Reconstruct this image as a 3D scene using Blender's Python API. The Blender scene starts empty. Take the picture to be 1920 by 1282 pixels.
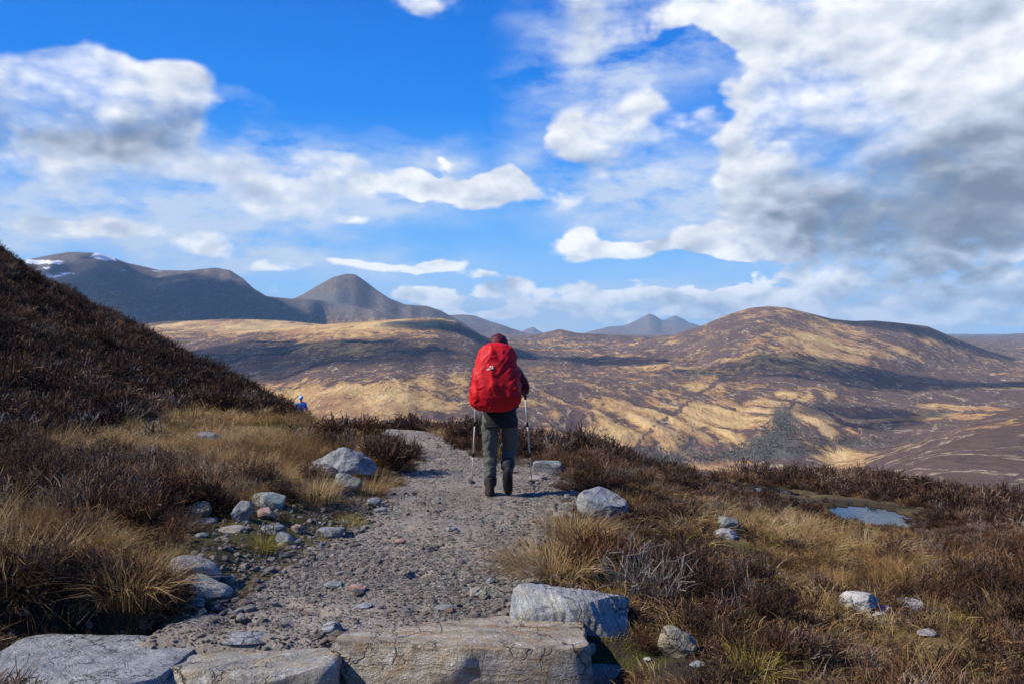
import bpy, bmesh, math, random
import numpy as np
from mathutils import Vector, Matrix

# ---------------------------------------------------------------- camera, sky, sun, exposure
F = 1478.0                 # focal length in photograph pixels (1920 wide)
HZ = 625.0                 # photograph row of the true horizon
EYE = 1.6
sc = bpy.context.scene
COL = sc.collection
cd = bpy.data.cameras.new('camera')
cd.sensor_width = 36.0
cd.lens = 36.0 * F / 1920.0
cd.clip_start = 0.05
cd.clip_end = 120000.0
cam = bpy.data.objects.new('camera', cd)
cam.location = (0, 0, EYE)
cam.rotation_euler = (math.radians(90) - math.atan((641 - HZ) / F), 0, 0)
COL.objects.link(cam)
sc.camera = cam

SUN_EL = math.radians(40.0)
SUN_AZ = math.radians(-101.0)          # measured from +Y towards +X
SUN = Vector((math.sin(SUN_AZ) * math.cos(SUN_EL), math.cos(SUN_AZ) * math.cos(SUN_EL), math.sin(SUN_EL)))
sl = bpy.data.lights.new('sun', 'SUN')
sl.energy = 5.0
sl.angle = math.radians(0.6)
sl.color = (1.0, 0.93, 0.82)
so = bpy.data.objects.new('sun', sl)
so.rotation_euler = (-SUN).to_track_quat('-Z', 'Y').to_euler()
so.location = (-30, -20, 60)
COL.objects.link(so)

sc.view_settings.view_transform = 'Standard'
sc.view_settings.look = 'None'
sc.view_settings.exposure = 0.35
sc.view_settings.gamma = 1.0
sc.view_settings.use_curve_mapping = False
sc.cycles.max_bounces = 5
sc.cycles.diffuse_bounces = 2
sc.cycles.glossy_bounces = 2
sc.cycles.transmission_bounces = 2
sc.cycles.transparent_max_bounces = 6
sc.cycles.volume_bounces = 0
sc.cycles.caustics_reflective = False
sc.cycles.caustics_refractive = False
sc.cycles.use_adaptive_sampling = True
sc.cycles.adaptive_threshold = 0.02
sc.cycles.use_denoising = True
sc.cycles.denoising_input_passes = 'RGB_ALBEDO_NORMAL'

class NT:
    """small helper to write node trees"""
    def __init__(s, tree):
        s.t = tree; s.n = tree.nodes; s.l = tree.links
    def node(s, typ, **kw):
        n = s.n.new(typ)
        for k, v in kw.items():
            setattr(n, k, v)
        return n
    def put(s, sock, v):
        if v is None: return
        if hasattr(v, 'is_output') or isinstance(v, bpy.types.NodeSocket):
            s.l.new(v, sock)
        else:
            sock.default_value = v
    def math(s, op, a, b=None, c=None, clamp=False):
        n = s.node('ShaderNodeMath', operation=op); n.use_clamp = clamp
        s.put(n.inputs[0], a); s.put(n.inputs[1], b); s.put(n.inputs[2], c)
        return n.outputs[0]
    def vmath(s, op, a, b=None, scale=None):
        n = s.node('ShaderNodeVectorMath', operation=op)
        s.put(n.inputs[0], a); s.put(n.inputs[1], b)
        if scale is not None: s.put(n.inputs['Scale'], scale)
        return n.outputs['Value'] if op in ('DOT_PRODUCT', 'LENGTH', 'DISTANCE') else n.outputs[0]
    def noise(s, vec, scale, detail=4, rough=0.55, dist=0.0, color=False):
        n = s.node('ShaderNodeTexNoise'); n.noise_dimensions = '3D'
        s.put(n.inputs['Vector'], vec); s.put(n.inputs['Scale'], scale); s.put(n.inputs['Detail'], detail)
        s.put(n.inputs['Roughness'], rough); s.put(n.inputs['Distortion'], dist)
        return n.outputs['Color'] if color else n.outputs['Fac']
    def mapr(s, v, a, b, c=0.0, d=1.0, smooth=False):
        n = s.node('ShaderNodeMapRange'); n.clamp = True
        if smooth: n.interpolation_type = 'SMOOTHSTEP'
        s.put(n.inputs[0], v); s.put(n.inputs[1], a); s.put(n.inputs[2], b); s.put(n.inputs[3], c); s.put(n.inputs[4], d)
        return n.outputs[0]
    def mix(s, f, a, b, blend='MIX'):
        n = s.node('ShaderNodeMix', data_type='RGBA', blend_type=blend)
        s.put(n.inputs[0], f)
        for i, v in ((6, a), (7, b)):
            if isinstance(v, tuple) and len(v) == 3: v = v + (1.0,)
            s.put(n.inputs[i], v)
        return n.outputs[2]
    def ramp(s, f, stops, interp='LINEAR'):
        n = s.node('ShaderNodeValToRGB'); cr = n.color_ramp; cr.interpolation = interp
        while len(cr.elements) < len(stops): cr.elements.new(0.5)
        for e, (p, c) in zip(cr.elements, stops):
            e.position = p; e.color = (c[0], c[1], c[2], 1.0)
        s.put(n.inputs[0], f)
        return n.outputs[0]

def sky_dir(px, py):
    """azimuth and elevation of the world direction towards a place in the sky"""
    x = (px - 960) / F; z = (HZ - py) / F
    return math.atan(x), math.atan(z / math.sqrt(1 + x * x))

def make_world():
    w = bpy.data.worlds.new('World'); sc.world = w; w.use_nodes = True
    t = NT(w.node_tree); t.n.clear()
    out = t.node('ShaderNodeOutputWorld'); bg = t.node('ShaderNodeBackground')
    sky = t.node('ShaderNodeTexSky'); sky.sky_type = 'NISHITA'; sky.sun_disc = False
    sky.sun_elevation = SUN_EL; sky.sun_rotation = SUN_AZ
    sky.altitude = 550; sky.air_density = 1.0; sky.dust_density = 0.3; sky.ozone_density = 3.0
    hs = t.node('ShaderNodeHueSaturation')
    hs.inputs['Hue'].default_value = 0.492; hs.inputs['Saturation'].default_value = 1.0; hs.inputs['Value'].default_value = 1.0
    t.l.new(sky.outputs[0], hs.inputs['Color'])
    d = t.node('ShaderNodeTexCoord').outputs['Generated']
    sep = t.node('ShaderNodeSeparateXYZ'); t.l.new(d, sep.inputs[0])
    az = t.math('ARCTAN2', sep.outputs[0], sep.outputs[1])
    el = t.math('ARCSINE', sep.outputs[2])
    cb = t.node('ShaderNodeCombineXYZ'); t.put(cb.inputs[0], az); t.put(cb.inputs[1], el)
    # irregular outlines: warp the cloud places with noise
    d2 = t.vmath('MULTIPLY', d, (1.0, 1.0, 1.7))
    wn = t.vmath('SUBTRACT', t.noise(d2, 6.0, 3, 0.55, color=True), (0.5, 0.5, 0.5))
    wv = t.vmath('SCALE', t.vmath('MULTIPLY', wn, (0.17, 0.11, 0.0)), scale=t.mapr(el, 0.02, 0.22, 0.22, 1.0))
    P = t.vmath('ADD', cb.outputs[0], wv)
    def field(blobs, start):
        acc = start
        for (px, py, rx, ry, wt) in blobs:
            a, e = sky_dir(px, py)
            m = t.node('ShaderNodeMapping'); m.vector_type = 'TEXTURE'
            t.l.new(P, m.inputs[0])
            m.inputs['Location'].default_value = (a, e, 0)
            m.inputs['Scale'].default_value = (rx / F, ry / F, 1)
            g = t.node('ShaderNodeTexGradient'); g.gradient_type = 'SPHERICAL'
            t.l.new(m.outputs[0], g.inputs[0])
            acc = t.math('MULTIPLY_ADD', g.outputs['Fac'], wt, acc)
        return acc
    low = t.noise(d, 2.3, 1, 0.5)
    base = t.math('MULTIPLY_ADD', low, 1.2, -0.92)
    # thin veil that thickens towards the horizon, everywhere round
    base = t.math('ADD', base, t.mapr(el, 0.0, 0.20, 0.22, 0.0))
    C = t.math('MINIMUM', field(CLOUDS, base), 0.66)
    def puffs(vec, sc_, det):
        v = t.node('ShaderNodeTexVoronoi'); v.feature = 'F1'; v.normalize = False
        t.put(v.inputs['Vector'], vec); v.inputs['Scale'].default_value = sc_; v.inputs['Detail'].default_value = det
        v.inputs['Roughness'].default_value = 0.5; v.inputs['Lacunarity'].default_value = 2.3
        return v.outputs['Distance']
    d3 = t.vmath('ADD', d2, t.vmath('SCALE', wn, scale=0.05))
    off = (SUN.x * 0.012, SUN.y * 0.012, 0.026)
    pf = t.mapr(puffs(d3, 15.0, 2.0), 0.0, 1.5, 1.0, 0.0)
    pf2 = t.mapr(puffs(t.vmath('ADD', d3, off), 15.0, 1.0), 0.0, 1.5, 1.0, 0.0)
    fn = t.noise(d2, 7.0, 8, 0.56)
    fn2 = t.noise(t.vmath('ADD', d2, off), 7.0, 4, 0.56)
    fb = t.math('ADD', t.math('MULTIPLY', fn, 0.72), t.math('MULTIPLY', pf, 0.28))
    fb2 = t.math('ADD', t.math('MULTIPLY', fn2, 0.72), t.math('MULTIPLY', pf2, 0.28))
    lowk = t.mapr(el, 0.05, 0.16, 1.0, 0.0)
    fh = t.noise(t.vmath('MULTIPLY', d, (1.0, 1.0, 1.6)), 30.0, 4, 0.55)
    amp = t.math('ADD', t.math('MULTIPLY', t.math('SUBTRACT', fb, 0.5), t.math('MULTIPLY_ADD', lowk, -0.9, 1.9)), t.math('MULTIPLY', t.math('MULTIPLY', t.math('SUBTRACT', fh, 0.5), lowk), 2.6))
    D = t.math('ADD', C, amp)
    alpha = t.mapr(D, 0.02, t.mapr(t.noise(d, 3.1, 2, 0.5), 0.40, 0.60, 0.26, 0.85), 0.0, 1.0, smooth=True)
    S = field(DARKS, 0.0)
    relief = t.math('ADD', t.math('MULTIPLY', t.math('SUBTRACT', fb, fb2), t.math('MULTIPLY_ADD', lowk, 1.7, 1.7)), t.math('MULTIPLY', t.math('MULTIPLY', t.math('SUBTRACT', fh, 0.45), lowk), 0.9))
    thick = t.mapr(D, 0.5, 1.3, 0.0, 0.13)
    fb3 = t.math('MULTIPLY_ADD', fb2, 1.3, 0.25)
    lit = t.math('ADD', t.math('ADD', t.math('SUBTRACT', 0.80, thick), t.math('MULTIPLY', lowk, 0.14)), relief)
    lit = t.math('SUBTRACT', lit, t.math('MULTIPLY', t.mapr(t.math('MULTIPLY', S, fb3), 0.0, 1.1, 0.0, 0.66), 1.0), clamp=True)
    cc = t.ramp(lit, [(0.0, (0.20, 0.235, 0.30)), (0.22, (0.30, 0.345, 0.425)), (0.55, (0.58, 0.65, 0.77)), (0.85, (0.97, 0.99, 1.02)), (1.0, (1.12, 1.12, 1.12))])
    K = 0.10
    cc = t.vmath('SCALE', cc, scale=1.0 / K)
    # low clouds seem bluer: more air in front of them
    airy = t.mapr(el, 0.0, 0.12, 0.18, 0.0)
    cc2 = t.mix(airy, cc, t.vmath('SCALE', (0.66, 0.90, 1.22), scale=1.0 / K))
    clear = t.ramp(t.mapr(el, 0.0, 0.9), [(0.0, (0.48, 0.80, 1.18)), (0.13, (0.13, 0.47, 1.05)), (0.30, (0.0, 0.245, 0.92)), (0.46, (0.0, 0.165, 0.74)), (1.0, (0.0, 0.07, 0.40))])
    clear = t.mix(0.94, hs.outputs[0], t.vmath('SCALE', clear, scale=1.0 / K))
    # thin layered veils behind the heaped clouds
    st = t.noise(t.vmath('MULTIPLY', d, (1.0, 1.0, 2.6)), 8.0, 6, 0.6)
    va = t.math('MULTIPLY', field(VEILS, t.mapr(el, 0.0, 0.14, 0.35, 0.0)), t.mapr(st, 0.36, 0.66, 0.0, 1.0))
    va = t.math('MULTIPLY', t.mapr(va, 0.0, 0.8, 0.0, 1.0), 0.80)
    clear = t.mix(va, clear, t.vmath('SCALE', t.mix(st, (0.46, 0.58, 0.80), (0.82, 0.89, 0.97)), scale=1.0 / K))
    col = t.mix(t.math('MULTIPLY', alpha, 0.97), clear, cc2)
    t.l.new(col, bg.inputs[0]); bg.inputs[1].default_value = 0.082
    t.l.new(bg.outputs[0], out.inputs[0])

CLOUDS = [  # px, py, radius x, radius y, weight
    (40, 150, 300, 130, 1.4), (230, 180, 210, 120, 1.3), (330, 195, 100, 90, 0.9), (100, 310, 380, 80, 0.8), (330, 300, 130, 60, 0.5),
    (640, 335, 300, 48, 1.5), (520, 385, 170, 50, 1.1), (900, 350, 150, 60, 1.5), (955, 325, 80, 60, 1.2), (1045, 380, 80, 50, 0.9),
    (400, 452, 90, 30, 1.5), (130, 425, 110, 34, 1.1), (240, 430, 90, 28, 1.0), (815, 494, 90, 20, 1.5), (640, 490, 120, 14, 1.0), (815, 552, 95, 32, 1.8), (905, 510, 50, 14, 1.2),
    (950, 540, 62, 34, 1.6), (1230, 556, 120, 24, 1.6), (1075, 562, 75, 34, 2.2), (960, 588, 90, 18, 1.2), (1150, 602, 100, 16, 1.2), (1380, 580, 130, 42, 2.0), (1420, 560, 80, 26, 1.3),
    (1070, 60, 130, 150, 1.1), (1095, 235, 120, 90, 1.2), (1230, 205, 110, 75, 1.5), (1150, 310, 140, 90, 1.1), (1270, 30, 150, 80, 0.8), (1400, 90, 120, 90, 0.7),
    (1660, 110, 380, 220, 1.15), (1850, 260, 460, 280, 1.5), (1450, 265, 190, 120, 1.25), (1440, 360, 240, 80, 1.2), (1740, 430, 440, 130, 1.6),
    (1780, 545, 420, 80, 1.0), (1360, 450, 150, 40, 1.7), (1440, 460, 110, 40, 1.3), (1085, 455, 85, 46, 1.8), (1190, 470, 85, 36, 1.5), (745, 5, 160, 50, 1.2),
    (840, 290, 60, 26, 0.9), (660, 405, 60, 26, 1.2), (70, 560, 100, 30, 0.6), (1000, 560, 60, 22, 1.5), (1120, 575, 70, 26, 1.6), (1300, 585, 80, 22, 1.4), (1500, 575, 120, 30, 1.3), (1180, 530, 60, 16, 1.0), (870, 590, 60, 14, 1.2), (520, 500, 90, 12, 1.2), (700, 500, 90, 14, 1.1), (1900, 590, 160, 24, 1.0), (1700, 590, 120, 20, 1.0), (60, 415, 70, 24, 1.2), (500, 440, 60, 16, 0.9),
    (700, 150, 420, 180, -1.1), (620, 30, 200, 90, -0.4), (250, 20, 420, 70, -1.0), (1310, 150, 110, 110, -1.0), (1270, 510, 260, 40, -0.5), (620, 452, 170, 34, -0.8),
]
DARKS = [
    (1820, 390, 440, 180, 1.35), (1600, 330, 260, 80, 0.30), (1660, 440, 300, 70, 0.55), (250, 250, 200, 60, 1.1), (60, 262, 200, 44, 0.5), (60, 250, 240, 60, 0.5), (120, 350, 380, 70, 0.25),
    (1760, 560, 380, 80, 0.45), (950, 545, 60, 36, 0.7), (1230, 564, 130, 30, 0.7), (500, 362, 60, 30, 0.5), (1060, 60, 170, 170, 0.28),
    (1140, 330, 130, 60, 0.3), (1780, 10, 160, 60, 0.35), (900, 400, 140, 40, 0.3), (1450, 400, 200, 50, 0.3),
]
VEILS = [
    (150, 390, 480, 130, 1.4), (480, 350, 220, 110, 1.2), (700, 350, 380, 100, 1.3), (500, 480, 460, 60, 1.0), (1080, 120, 190, 240, 1.2), (1180, 330, 260, 120, 1.0), (1300, 60, 260, 160, 1.1),
    (1250, 395, 330, 80, 1.2), (435, 205, 90, 30, 0.7), (1050, 580, 400, 60, 1.2), (1600, 590, 420, 70, 1.2), (850, 290, 90, 40, 0.8), (1700, 480, 400, 160, 0.8),
]
make_world()

# ---------------------------------------------------------------- helpers
RNG = np.random.default_rng(7)
_perm = np.random.default_rng(3).permutation(512).astype(np.int64)
_perm = np.concatenate([_perm, _perm])
_g3 = np.random.default_rng(5).normal(size=(512, 3)); _g3 /= np.linalg.norm(_g3, axis=1)[:, None]

_gx, _gy, _gz = (np.ascontiguousarray(_g3[:, i]).astype(np.float32) for i in range(3))
_perm = _perm.astype(np.int32)

def pnoise(x, y, z=0.0):
    """gradient noise, roughly -1..1"""
    shp = np.broadcast_shapes(np.shape(x), np.shape(y), np.shape(z))
    x = np.asarray(x, np.float64); y = np.asarray(y, np.float64)
    def split(q):
        i = np.floor(q); f = (q - i).astype(np.float32); return (i.astype(np.int64) & 511).astype(np.int32), f, f * f * f * (f * (f * 6 - 15) + 10)
    xi, xf, u = split(x); yi, yf, v = split(y)
    flat = np.ndim(z) == 0
    zi, zf, w = split(np.asarray(z, np.float64))
    r = 0.0
    for k in (0, 1):
        pk = _perm[(zi + k) & 511]
        sj = 0.0
        for j in (0, 1):
            pj = _perm[(pk + yi + j) & 511]
            g = []
            for i in (0, 1):
                h = _perm[(pj + xi + i) & 511]
                g.append(_gx[h] * (xf - i) + _gy[h] * (yf - j) + _gz[h] * (zf - k))
            q = g[0] + (g[1] - g[0]) * u
            sj = sj + q * (v if j else 1 - v)
        r = r + sj * (w if k else 1 - w)
    return np.broadcast_to(r * 1.6, shp).astype(np.float64)

def fbm(x, y, z=0.0, octv=4, gain=0.5, lac=2.03):
    a, s, t = 1.0, 0.0, 0.0
    for o in range(octv):
        s = s + a * pnoise(x + 17.3 * o, y + 5.1 * o, z); t += a
        x = x * lac; y = y * lac; z = z * lac; a *= gain
    return s / t * 1.4

def ridged(x, y, z=0.0, octv=4, gain=0.5):
    a, s, t = 1.0, 0.0, 0.0
    for o in range(octv):
        s = s + a * (1 - np.abs(pnoise(x + 9.7 * o, y + 3.3 * o, z))); t += a
        x = x * 2.07; y = y * 2.07; a *= gain
    return s / t

def sstep(a, b, x):
    t = np.clip((x - a) / (b - a), 0, 1); return t * t * (3 - 2 * t)

def softplus(x):
    return np.where(x > 20, x, np.log1p(np.exp(np.minimum(x, 20))))

def link(o, parent=None, label=None, category=None, group=None, kind=None):
    COL.objects.link(o)
    if parent is not None: o.parent = parent
    if label: o['label'] = label
    if category: o['category'] = category
    if group: o['group'] = group
    if kind: o['kind'] = kind
    return o

def mesh_from(name, verts, faces, mat=None, smooth=True):
    me = bpy.data.meshes.new(name)
    verts = np.asarray(verts, np.float32); faces = np.asarray(faces, np.int32)
    nf, k = faces.shape
    me.vertices.add(len(verts)); me.vertices.foreach_set('co', verts.ravel())
    me.loops.add(nf * k); me.loops.foreach_set('vertex_index', faces.ravel())
    me.polygons.add(nf); me.polygons.foreach_set('loop_start', np.arange(0, nf * k, k, dtype=np.int32))
    me.polygons.foreach_set('loop_total', np.full(nf, k, np.int32))
    me.update(calc_edges=True); me.validate()
    if smooth: me.polygons.foreach_set('use_smooth', np.ones(nf, bool))
    if mat is not None: me.materials.append(mat)
    return me

def grid_faces(nu, nv):
    i = np.arange(nu - 1)[:, None] * nv + np.arange(nv - 1)[None, :]
    i = i.ravel()
    return np.stack([i, i + nv, i + nv + 1, i + 1], 1)

def attr(me, name, data, typ='FLOAT', dom='POINT'):
    a = me.attributes.new(name, typ, dom)
    d = np.asarray(data, np.int32 if typ == 'INT' else np.float32)
    a.data.foreach_set('vector' if typ == 'FLOAT_VECTOR' else 'value', d.ravel())

def new_mat(name):
    m = bpy.data.materials.new(name); m.use_nodes = True
    t = NT(m.node_tree); t.n.clear()
    out = t.node('ShaderNodeOutputMaterial'); b = t.node('ShaderNodeBsdfPrincipled')
    t.l.new(b.outputs[0], out.inputs[0])
    b.inputs['Roughness'].default_value = 0.85
    b.inputs['Specular IOR Level'].default_value = 0.25
    return m, t, b

def bump(t, b, h, strength, dist):
    n = t.node('ShaderNodeBump'); n.inputs['Strength'].default_value = strength; n.inputs['Distance'].default_value = dist
    t.put(n.inputs['Height'], h); t.l.new(n.outputs[0], b.inputs['Normal'])

def A(t, name, inst=False):
    n = t.node('ShaderNodeAttribute'); n.attribute_name = name
    n.attribute_type = 'INSTANCER' if inst else 'GEOMETRY'
    return n.outputs['Fac']

# ---------------------------------------------------------------- shape of the near ground
PY = np.array([0.0, 3.5, 4.4, 6.3, 8.6, 10.6, 11.9, 13.5, 15.0, 17.0, 19.0, 24.0, 40.0])
PL = np.array([-1.9, -1.9, -1.75, -1.50, -1.50, -1.36, -1.45, -1.95, -2.75, -3.6, -4.7, -7.4, -14.4])
PR = np.array([0.1, 0.1, 0.05, 0.15, 0.68, 0.42, -0.35, -0.85, -1.3, -1.9, -2.9, -5.6, -12.3])
CA = np.array([-3.0, -0.9, -0.65, -0.44, -0.31, -0.2165, -0.15, -0.05, 0.06, 0.149, 0.257, 0.33, 0.40, 0.46, 0.65, 1.0, 3.0])
CR = np.array([40.0, 36.0, 30.0, 25.0, 21.0, 18.0, 17.5, 16.0, 15.0, 13.8, 13.6, 16.5, 19.5, 21.0, 18.5, 18.0, 18.0])
POOLS = []      # x, y, half length, half width, level, turn

def path_mask(x, y):
    """1 on the path, 0 off it; edges wander"""
    w = 0.13 * fbm(x * 1.7, y * 1.7, 3.3, 3)
    l = np.interp(y, PY, PL); r = np.interp(y, PY, PR)
    return sstep(0.0, 0.22, x - l + w) * sstep(0.0, 0.22, r - x + w)

def path_z(x, y):
    z = -0.04 * (y - 4.4) + 0.018 * fbm(x * 1.1, y * 0.9, 9.0, 3) + 0.006 * fbm(x * 7, y * 7, 2.0, 2)
    return z - 0.26 * sstep(4.08, 3.88, y)          # stone steps: lower on the near side

def ground_z(x, y, rough=True):
    x = np.asarray(x, float); y = np.asarray(y, float)
    pm = path_mask(x, y)
    yy = np.maximum(y, 0.5)
    l = np.interp(y, PY, PL); r = np.interp(y, PY, PR)
    z = -0.04 * (y - 4.4)
    dr = x - (r + 0.25)
    z = z - 0.15 * softplus(dr / 0.5) * 0.5 * sstep(-2.0, 1.5, y)                      # falls away to the right
    z = z + 0.45 * 1.5 * softplus((-x - 8.2) / 1.5)                                     # hillside rising to the left
    z = z + 0.10 * sstep(0.0, 0.5, l - x) + 0.08 * sstep(0, 1.6, l - x)
    bank = sstep(0.05, 0.35, l - x - 0.15) * sstep(4.44, 4.54, y + 0.10 * fbm(x * 3, y * 3, 1.1, 2)) * sstep(7.6, 6.2, y)
    z = z + 0.03 * bank
    z = z - 0.30 * sstep(4.3, 3.9, y) * sstep(-2.2, -1.6, x) * sstep(0.9, 0.3, x)
    z = z - 0.27 * sstep(4.52, 4.42, y + 0.12 * fbm(x * 2.5, y * 2.5, 1.1, 3)) * sstep(-1.6, -1.9, x) * sstep(0.0, 2.0, y)
    if rough:
        n = 0.10 * fbm(x * 0.55, y * 0.55, 0.7, 3) + 0.045 * fbm(x * 2.3, y * 2.3, 4.2, 3)
        far = sstep(8, 30, np.hypot(x, y))
        n = n + far * 0.35 * fbm(x * 0.22, y * 0.22, 8.8, 3)
        z = z + n * sstep(0.0, 0.5, np.maximum(l - x, x - r))
    # beyond the brow the ground drops to the glen
    rr = np.hypot(x, np.maximum(y, 0)); rc = np.interp(x / yy, CA, CR) * np.sqrt(1 + np.minimum((x / yy)**2, 2.0))
    e = np.maximum(rr - rc, 0)
    z = z - 0.09 * e - 0.16 * np.maximum(e - 14, 0) - 0.012 * np.minimum(e, 14)**1.5
    z = pm * (path_z(x, y) - 0.09 * e - 0.16 * np.maximum(e - 14, 0) - 0.012 * np.minimum(e, 14)**1.5 - 0.05) + (1 - pm) * z
    for (qx, qy, ql, qw, qz, qa) in POOLS[:1]:      # the bog round the largest pool lies nearly level
        kk = 0.9 * np.exp(-((x - qx)**2 + (y - qy + 0.9)**2) / 5.5)
        z = z * (1 - kk) + (qz + 0.05 + 0.05 * fbm(x * 2.0, y * 2.0, 5.5, 2)) * kk
    for (qx, qy, ql, qw, qz, qa) in POOLS:
        c, s = math.cos(qa), math.sin(qa)
        u = ((x - qx) * c + (y - qy) * s) / ql; v = (-(x - qx) * s + (y - qy) * c) / qw
        q = np.sqrt(u * u + v * v) + 0.40 * fbm(x * 1.6, y * 1.6, 6.0, 3)
        k = sstep(1.7, 0.75, q)
        z = z * (1 - k) + (qz - 0.07 + 0.07 * fbm(x * 3.5, y * 3.5, 5.0, 2)) * k
        z = np.where((q > 1.0) & (q < 2.2), np.maximum(z, qz + 0.015 - 0.10 * np.maximum(q - 1.45, 0)), z)
    return z

def lip_y(x):
    """where the turf breaks off above the left step slab"""
    ys = np.linspace(4.2, 4.8, 60)
    return np.array([ys[np.argmin(np.abs(ys + 0.12 * fbm(q * 2.5 + 0 * ys, ys * 2.5, 1.1, 3) - 4.50))] for q in x])

def gz(x, y):
    return float(ground_z(np.array([x]), np.array([y]))[0])

_ts = np.concatenate([np.linspace(2.5, 12, 480), np.linspace(12, 30, 360)[1:], np.linspace(30, 80, 200)[1:]])
def on_ground(px, py):
    """where the ray towards a place in the photograph meets the ground"""
    X = (px - 960) / F * _ts; Z = EYE + (HZ - py) / F * _ts
    pm = path_mask(X, _ts)
    g = ground_z(X, _ts) + pm * 0.05
    k = np.nonzero(Z <= g)[0]
    i = k[0] if len(k) else len(_ts) - 1
    return float(X[i]), float(_ts[i]), float(g[i])

# bog pools lie level in the ground
for (px, py, ql, qw, qa) in ((1634, 962, 0.60, 0.75, 0.1), (1408, 917, 0.42, 0.50, 0.0), (1462, 921, 0.40, 0.45, -0.1), (1850, 938, 0.8, 0.5, -0.2)):
    x, y, z = on_ground(px, py)
    POOLS_NEW = (x, y, ql, qw, z - 0.03, qa)
    POOLS.append(POOLS_NEW)

# ---------------------------------------------------------------- ground materials
def mat_turf():
    m, t, b = new_mat('peat_and_turf')
    p = t.node('ShaderNodeNewGeometry').outputs['Position']
    g = A(t, 'grass')
    n1 = t.noise(p, 1.8, 5, 0.6); n2 = t.noise(p, 22.0, 5, 0.65); n3 = t.noise(p, 5.0, 4, 0.6)
    dark = t.mix(n2, (0.014, 0.010, 0.008), (0.060, 0.040, 0.028))
    tan = t.mix(n2, (0.10, 0.065, 0.026), (0.26, 0.18, 0.075))
    moss = t.mix(n2, (0.03, 0.035, 0.008), (0.10, 0.095, 0.018))
    c = t.mix(t.mapr(t.math('ADD', g, t.math('MULTIPLY', t.math('SUBTRACT', n1, 0.5), 0.8)), 0.3, 0.8), dark, tan)
    c = t.mix(t.math('MULTIPLY', t.mapr(n3, 0.56, 0.68), 0.6), c, moss)
    c = t.mix(A(t, 'bare'), c, t.mix(n2, (0.010, 0.008, 0.006), (0.035, 0.025, 0.018)))
    c = t.mix(t.math('MULTIPLY', A(t, 'moss'), t.mapr(n3, 0.4, 0.52)), c, moss)
    t.l.new(c, b.inputs['Base Color']); b.inputs['Roughness'].default_value = 0.95
    bump(t, b, t.math('ADD', n2, t.noise(p, 70.0, 3, 0.6)), 0.9, 0.03)
    return m

def mat_path():
    m, t, b = new_mat('gravel_path')
    p = t.node('ShaderNodeNewGeometry').outputs['Position']
    def vor(s, feat='F1'):
        v = t.node('ShaderNodeTexVoronoi'); v.feature = feat; v.inputs['Scale'].default_value = s; t.l.new(p, v.inputs['Vector']); return v
    v1 = vor(85.0); v2 = vor(36.0)
    n1 = t.noise(p, 1.3, 4, 0.6); n2 = t.noise(p, 40.0, 5, 0.7)
    earth = t.mix(n2, (0.125, 0.102, 0.080), (0.285, 0.242, 0.195))
    rnd = t.ramp(t.math('FRACT', t.math('MULTIPLY', t.vmath('DOT_PRODUCT', v1.outputs['Color'], (1.0, 1.7, 2.3)), 3.0)),
                 [(0.0, (0.12, 0.11, 0.10)), (0.35, (0.23, 0.21, 0.185)), (0.7, (0.32, 0.295, 0.265)), (0.9, (0.42, 0.405, 0.38)), (1.0, (0.55, 0.53, 0.50))])
    rnd2 = t.ramp(t.math('FRACT', t.math('MULTIPLY', t.vmath('DOT_PRODUCT', v2.outputs['Color'], (1.0, 1.7, 2.3)), 3.0)),
                 [(0.0, (0.13, 0.12, 0.11)), (0.5, (0.26, 0.24, 0.215)), (1.0, (0.44, 0.43, 0.41))])
    stones = t.mix(t.mapr(n2, 0.45, 0.6), rnd, rnd2)
    dens = t.mapr(n1, 0.34, 0.60)
    grit = t.math('MULTIPLY', t.mapr(v1.outputs['Distance'], 0.55, 0.35), dens)
    c = t.mix(grit, earth, stones)
    c = t.mix(t.math('MULTIPLY', t.mapr(t.noise(p, 0.8, 3, 0.5), 0.52, 0.66), 0.4), c, (0.13, 0.10, 0.082))
    t.l.new(c, b.inputs['Base Color']); b.inputs['Roughness'].default_value = 0.9
    h = t.math('MULTIPLY', t.math('SUBTRACT', 1.0, v1.outputs['Distance']), dens)
    h = t.math('ADD', h, t.math('MULTIPLY', t.math('SUBTRACT', 1.0, v2.outputs['Distance']), 0.8))
    bump(t, b, t.math('ADD', h, t.math('MULTIPLY', n2, 0.6)), 0.75, 0.009)
    return m

def paint(x, y, spots):
    """sum of soft round patches (x, y, radius, amount)"""
    s = np.zeros_like(x)
    for (qx, qy, r, a) in spots:
        s = s + a * np.exp(-((x - qx)**2 + (y - qy)**2) / (r * r))
    return s

def spots_from(lst):
    o = []
    for (px, py, r, a) in lst:
        x, y, z = on_ground(px, py); o.append((x, y, r, a))
    return o

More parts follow.
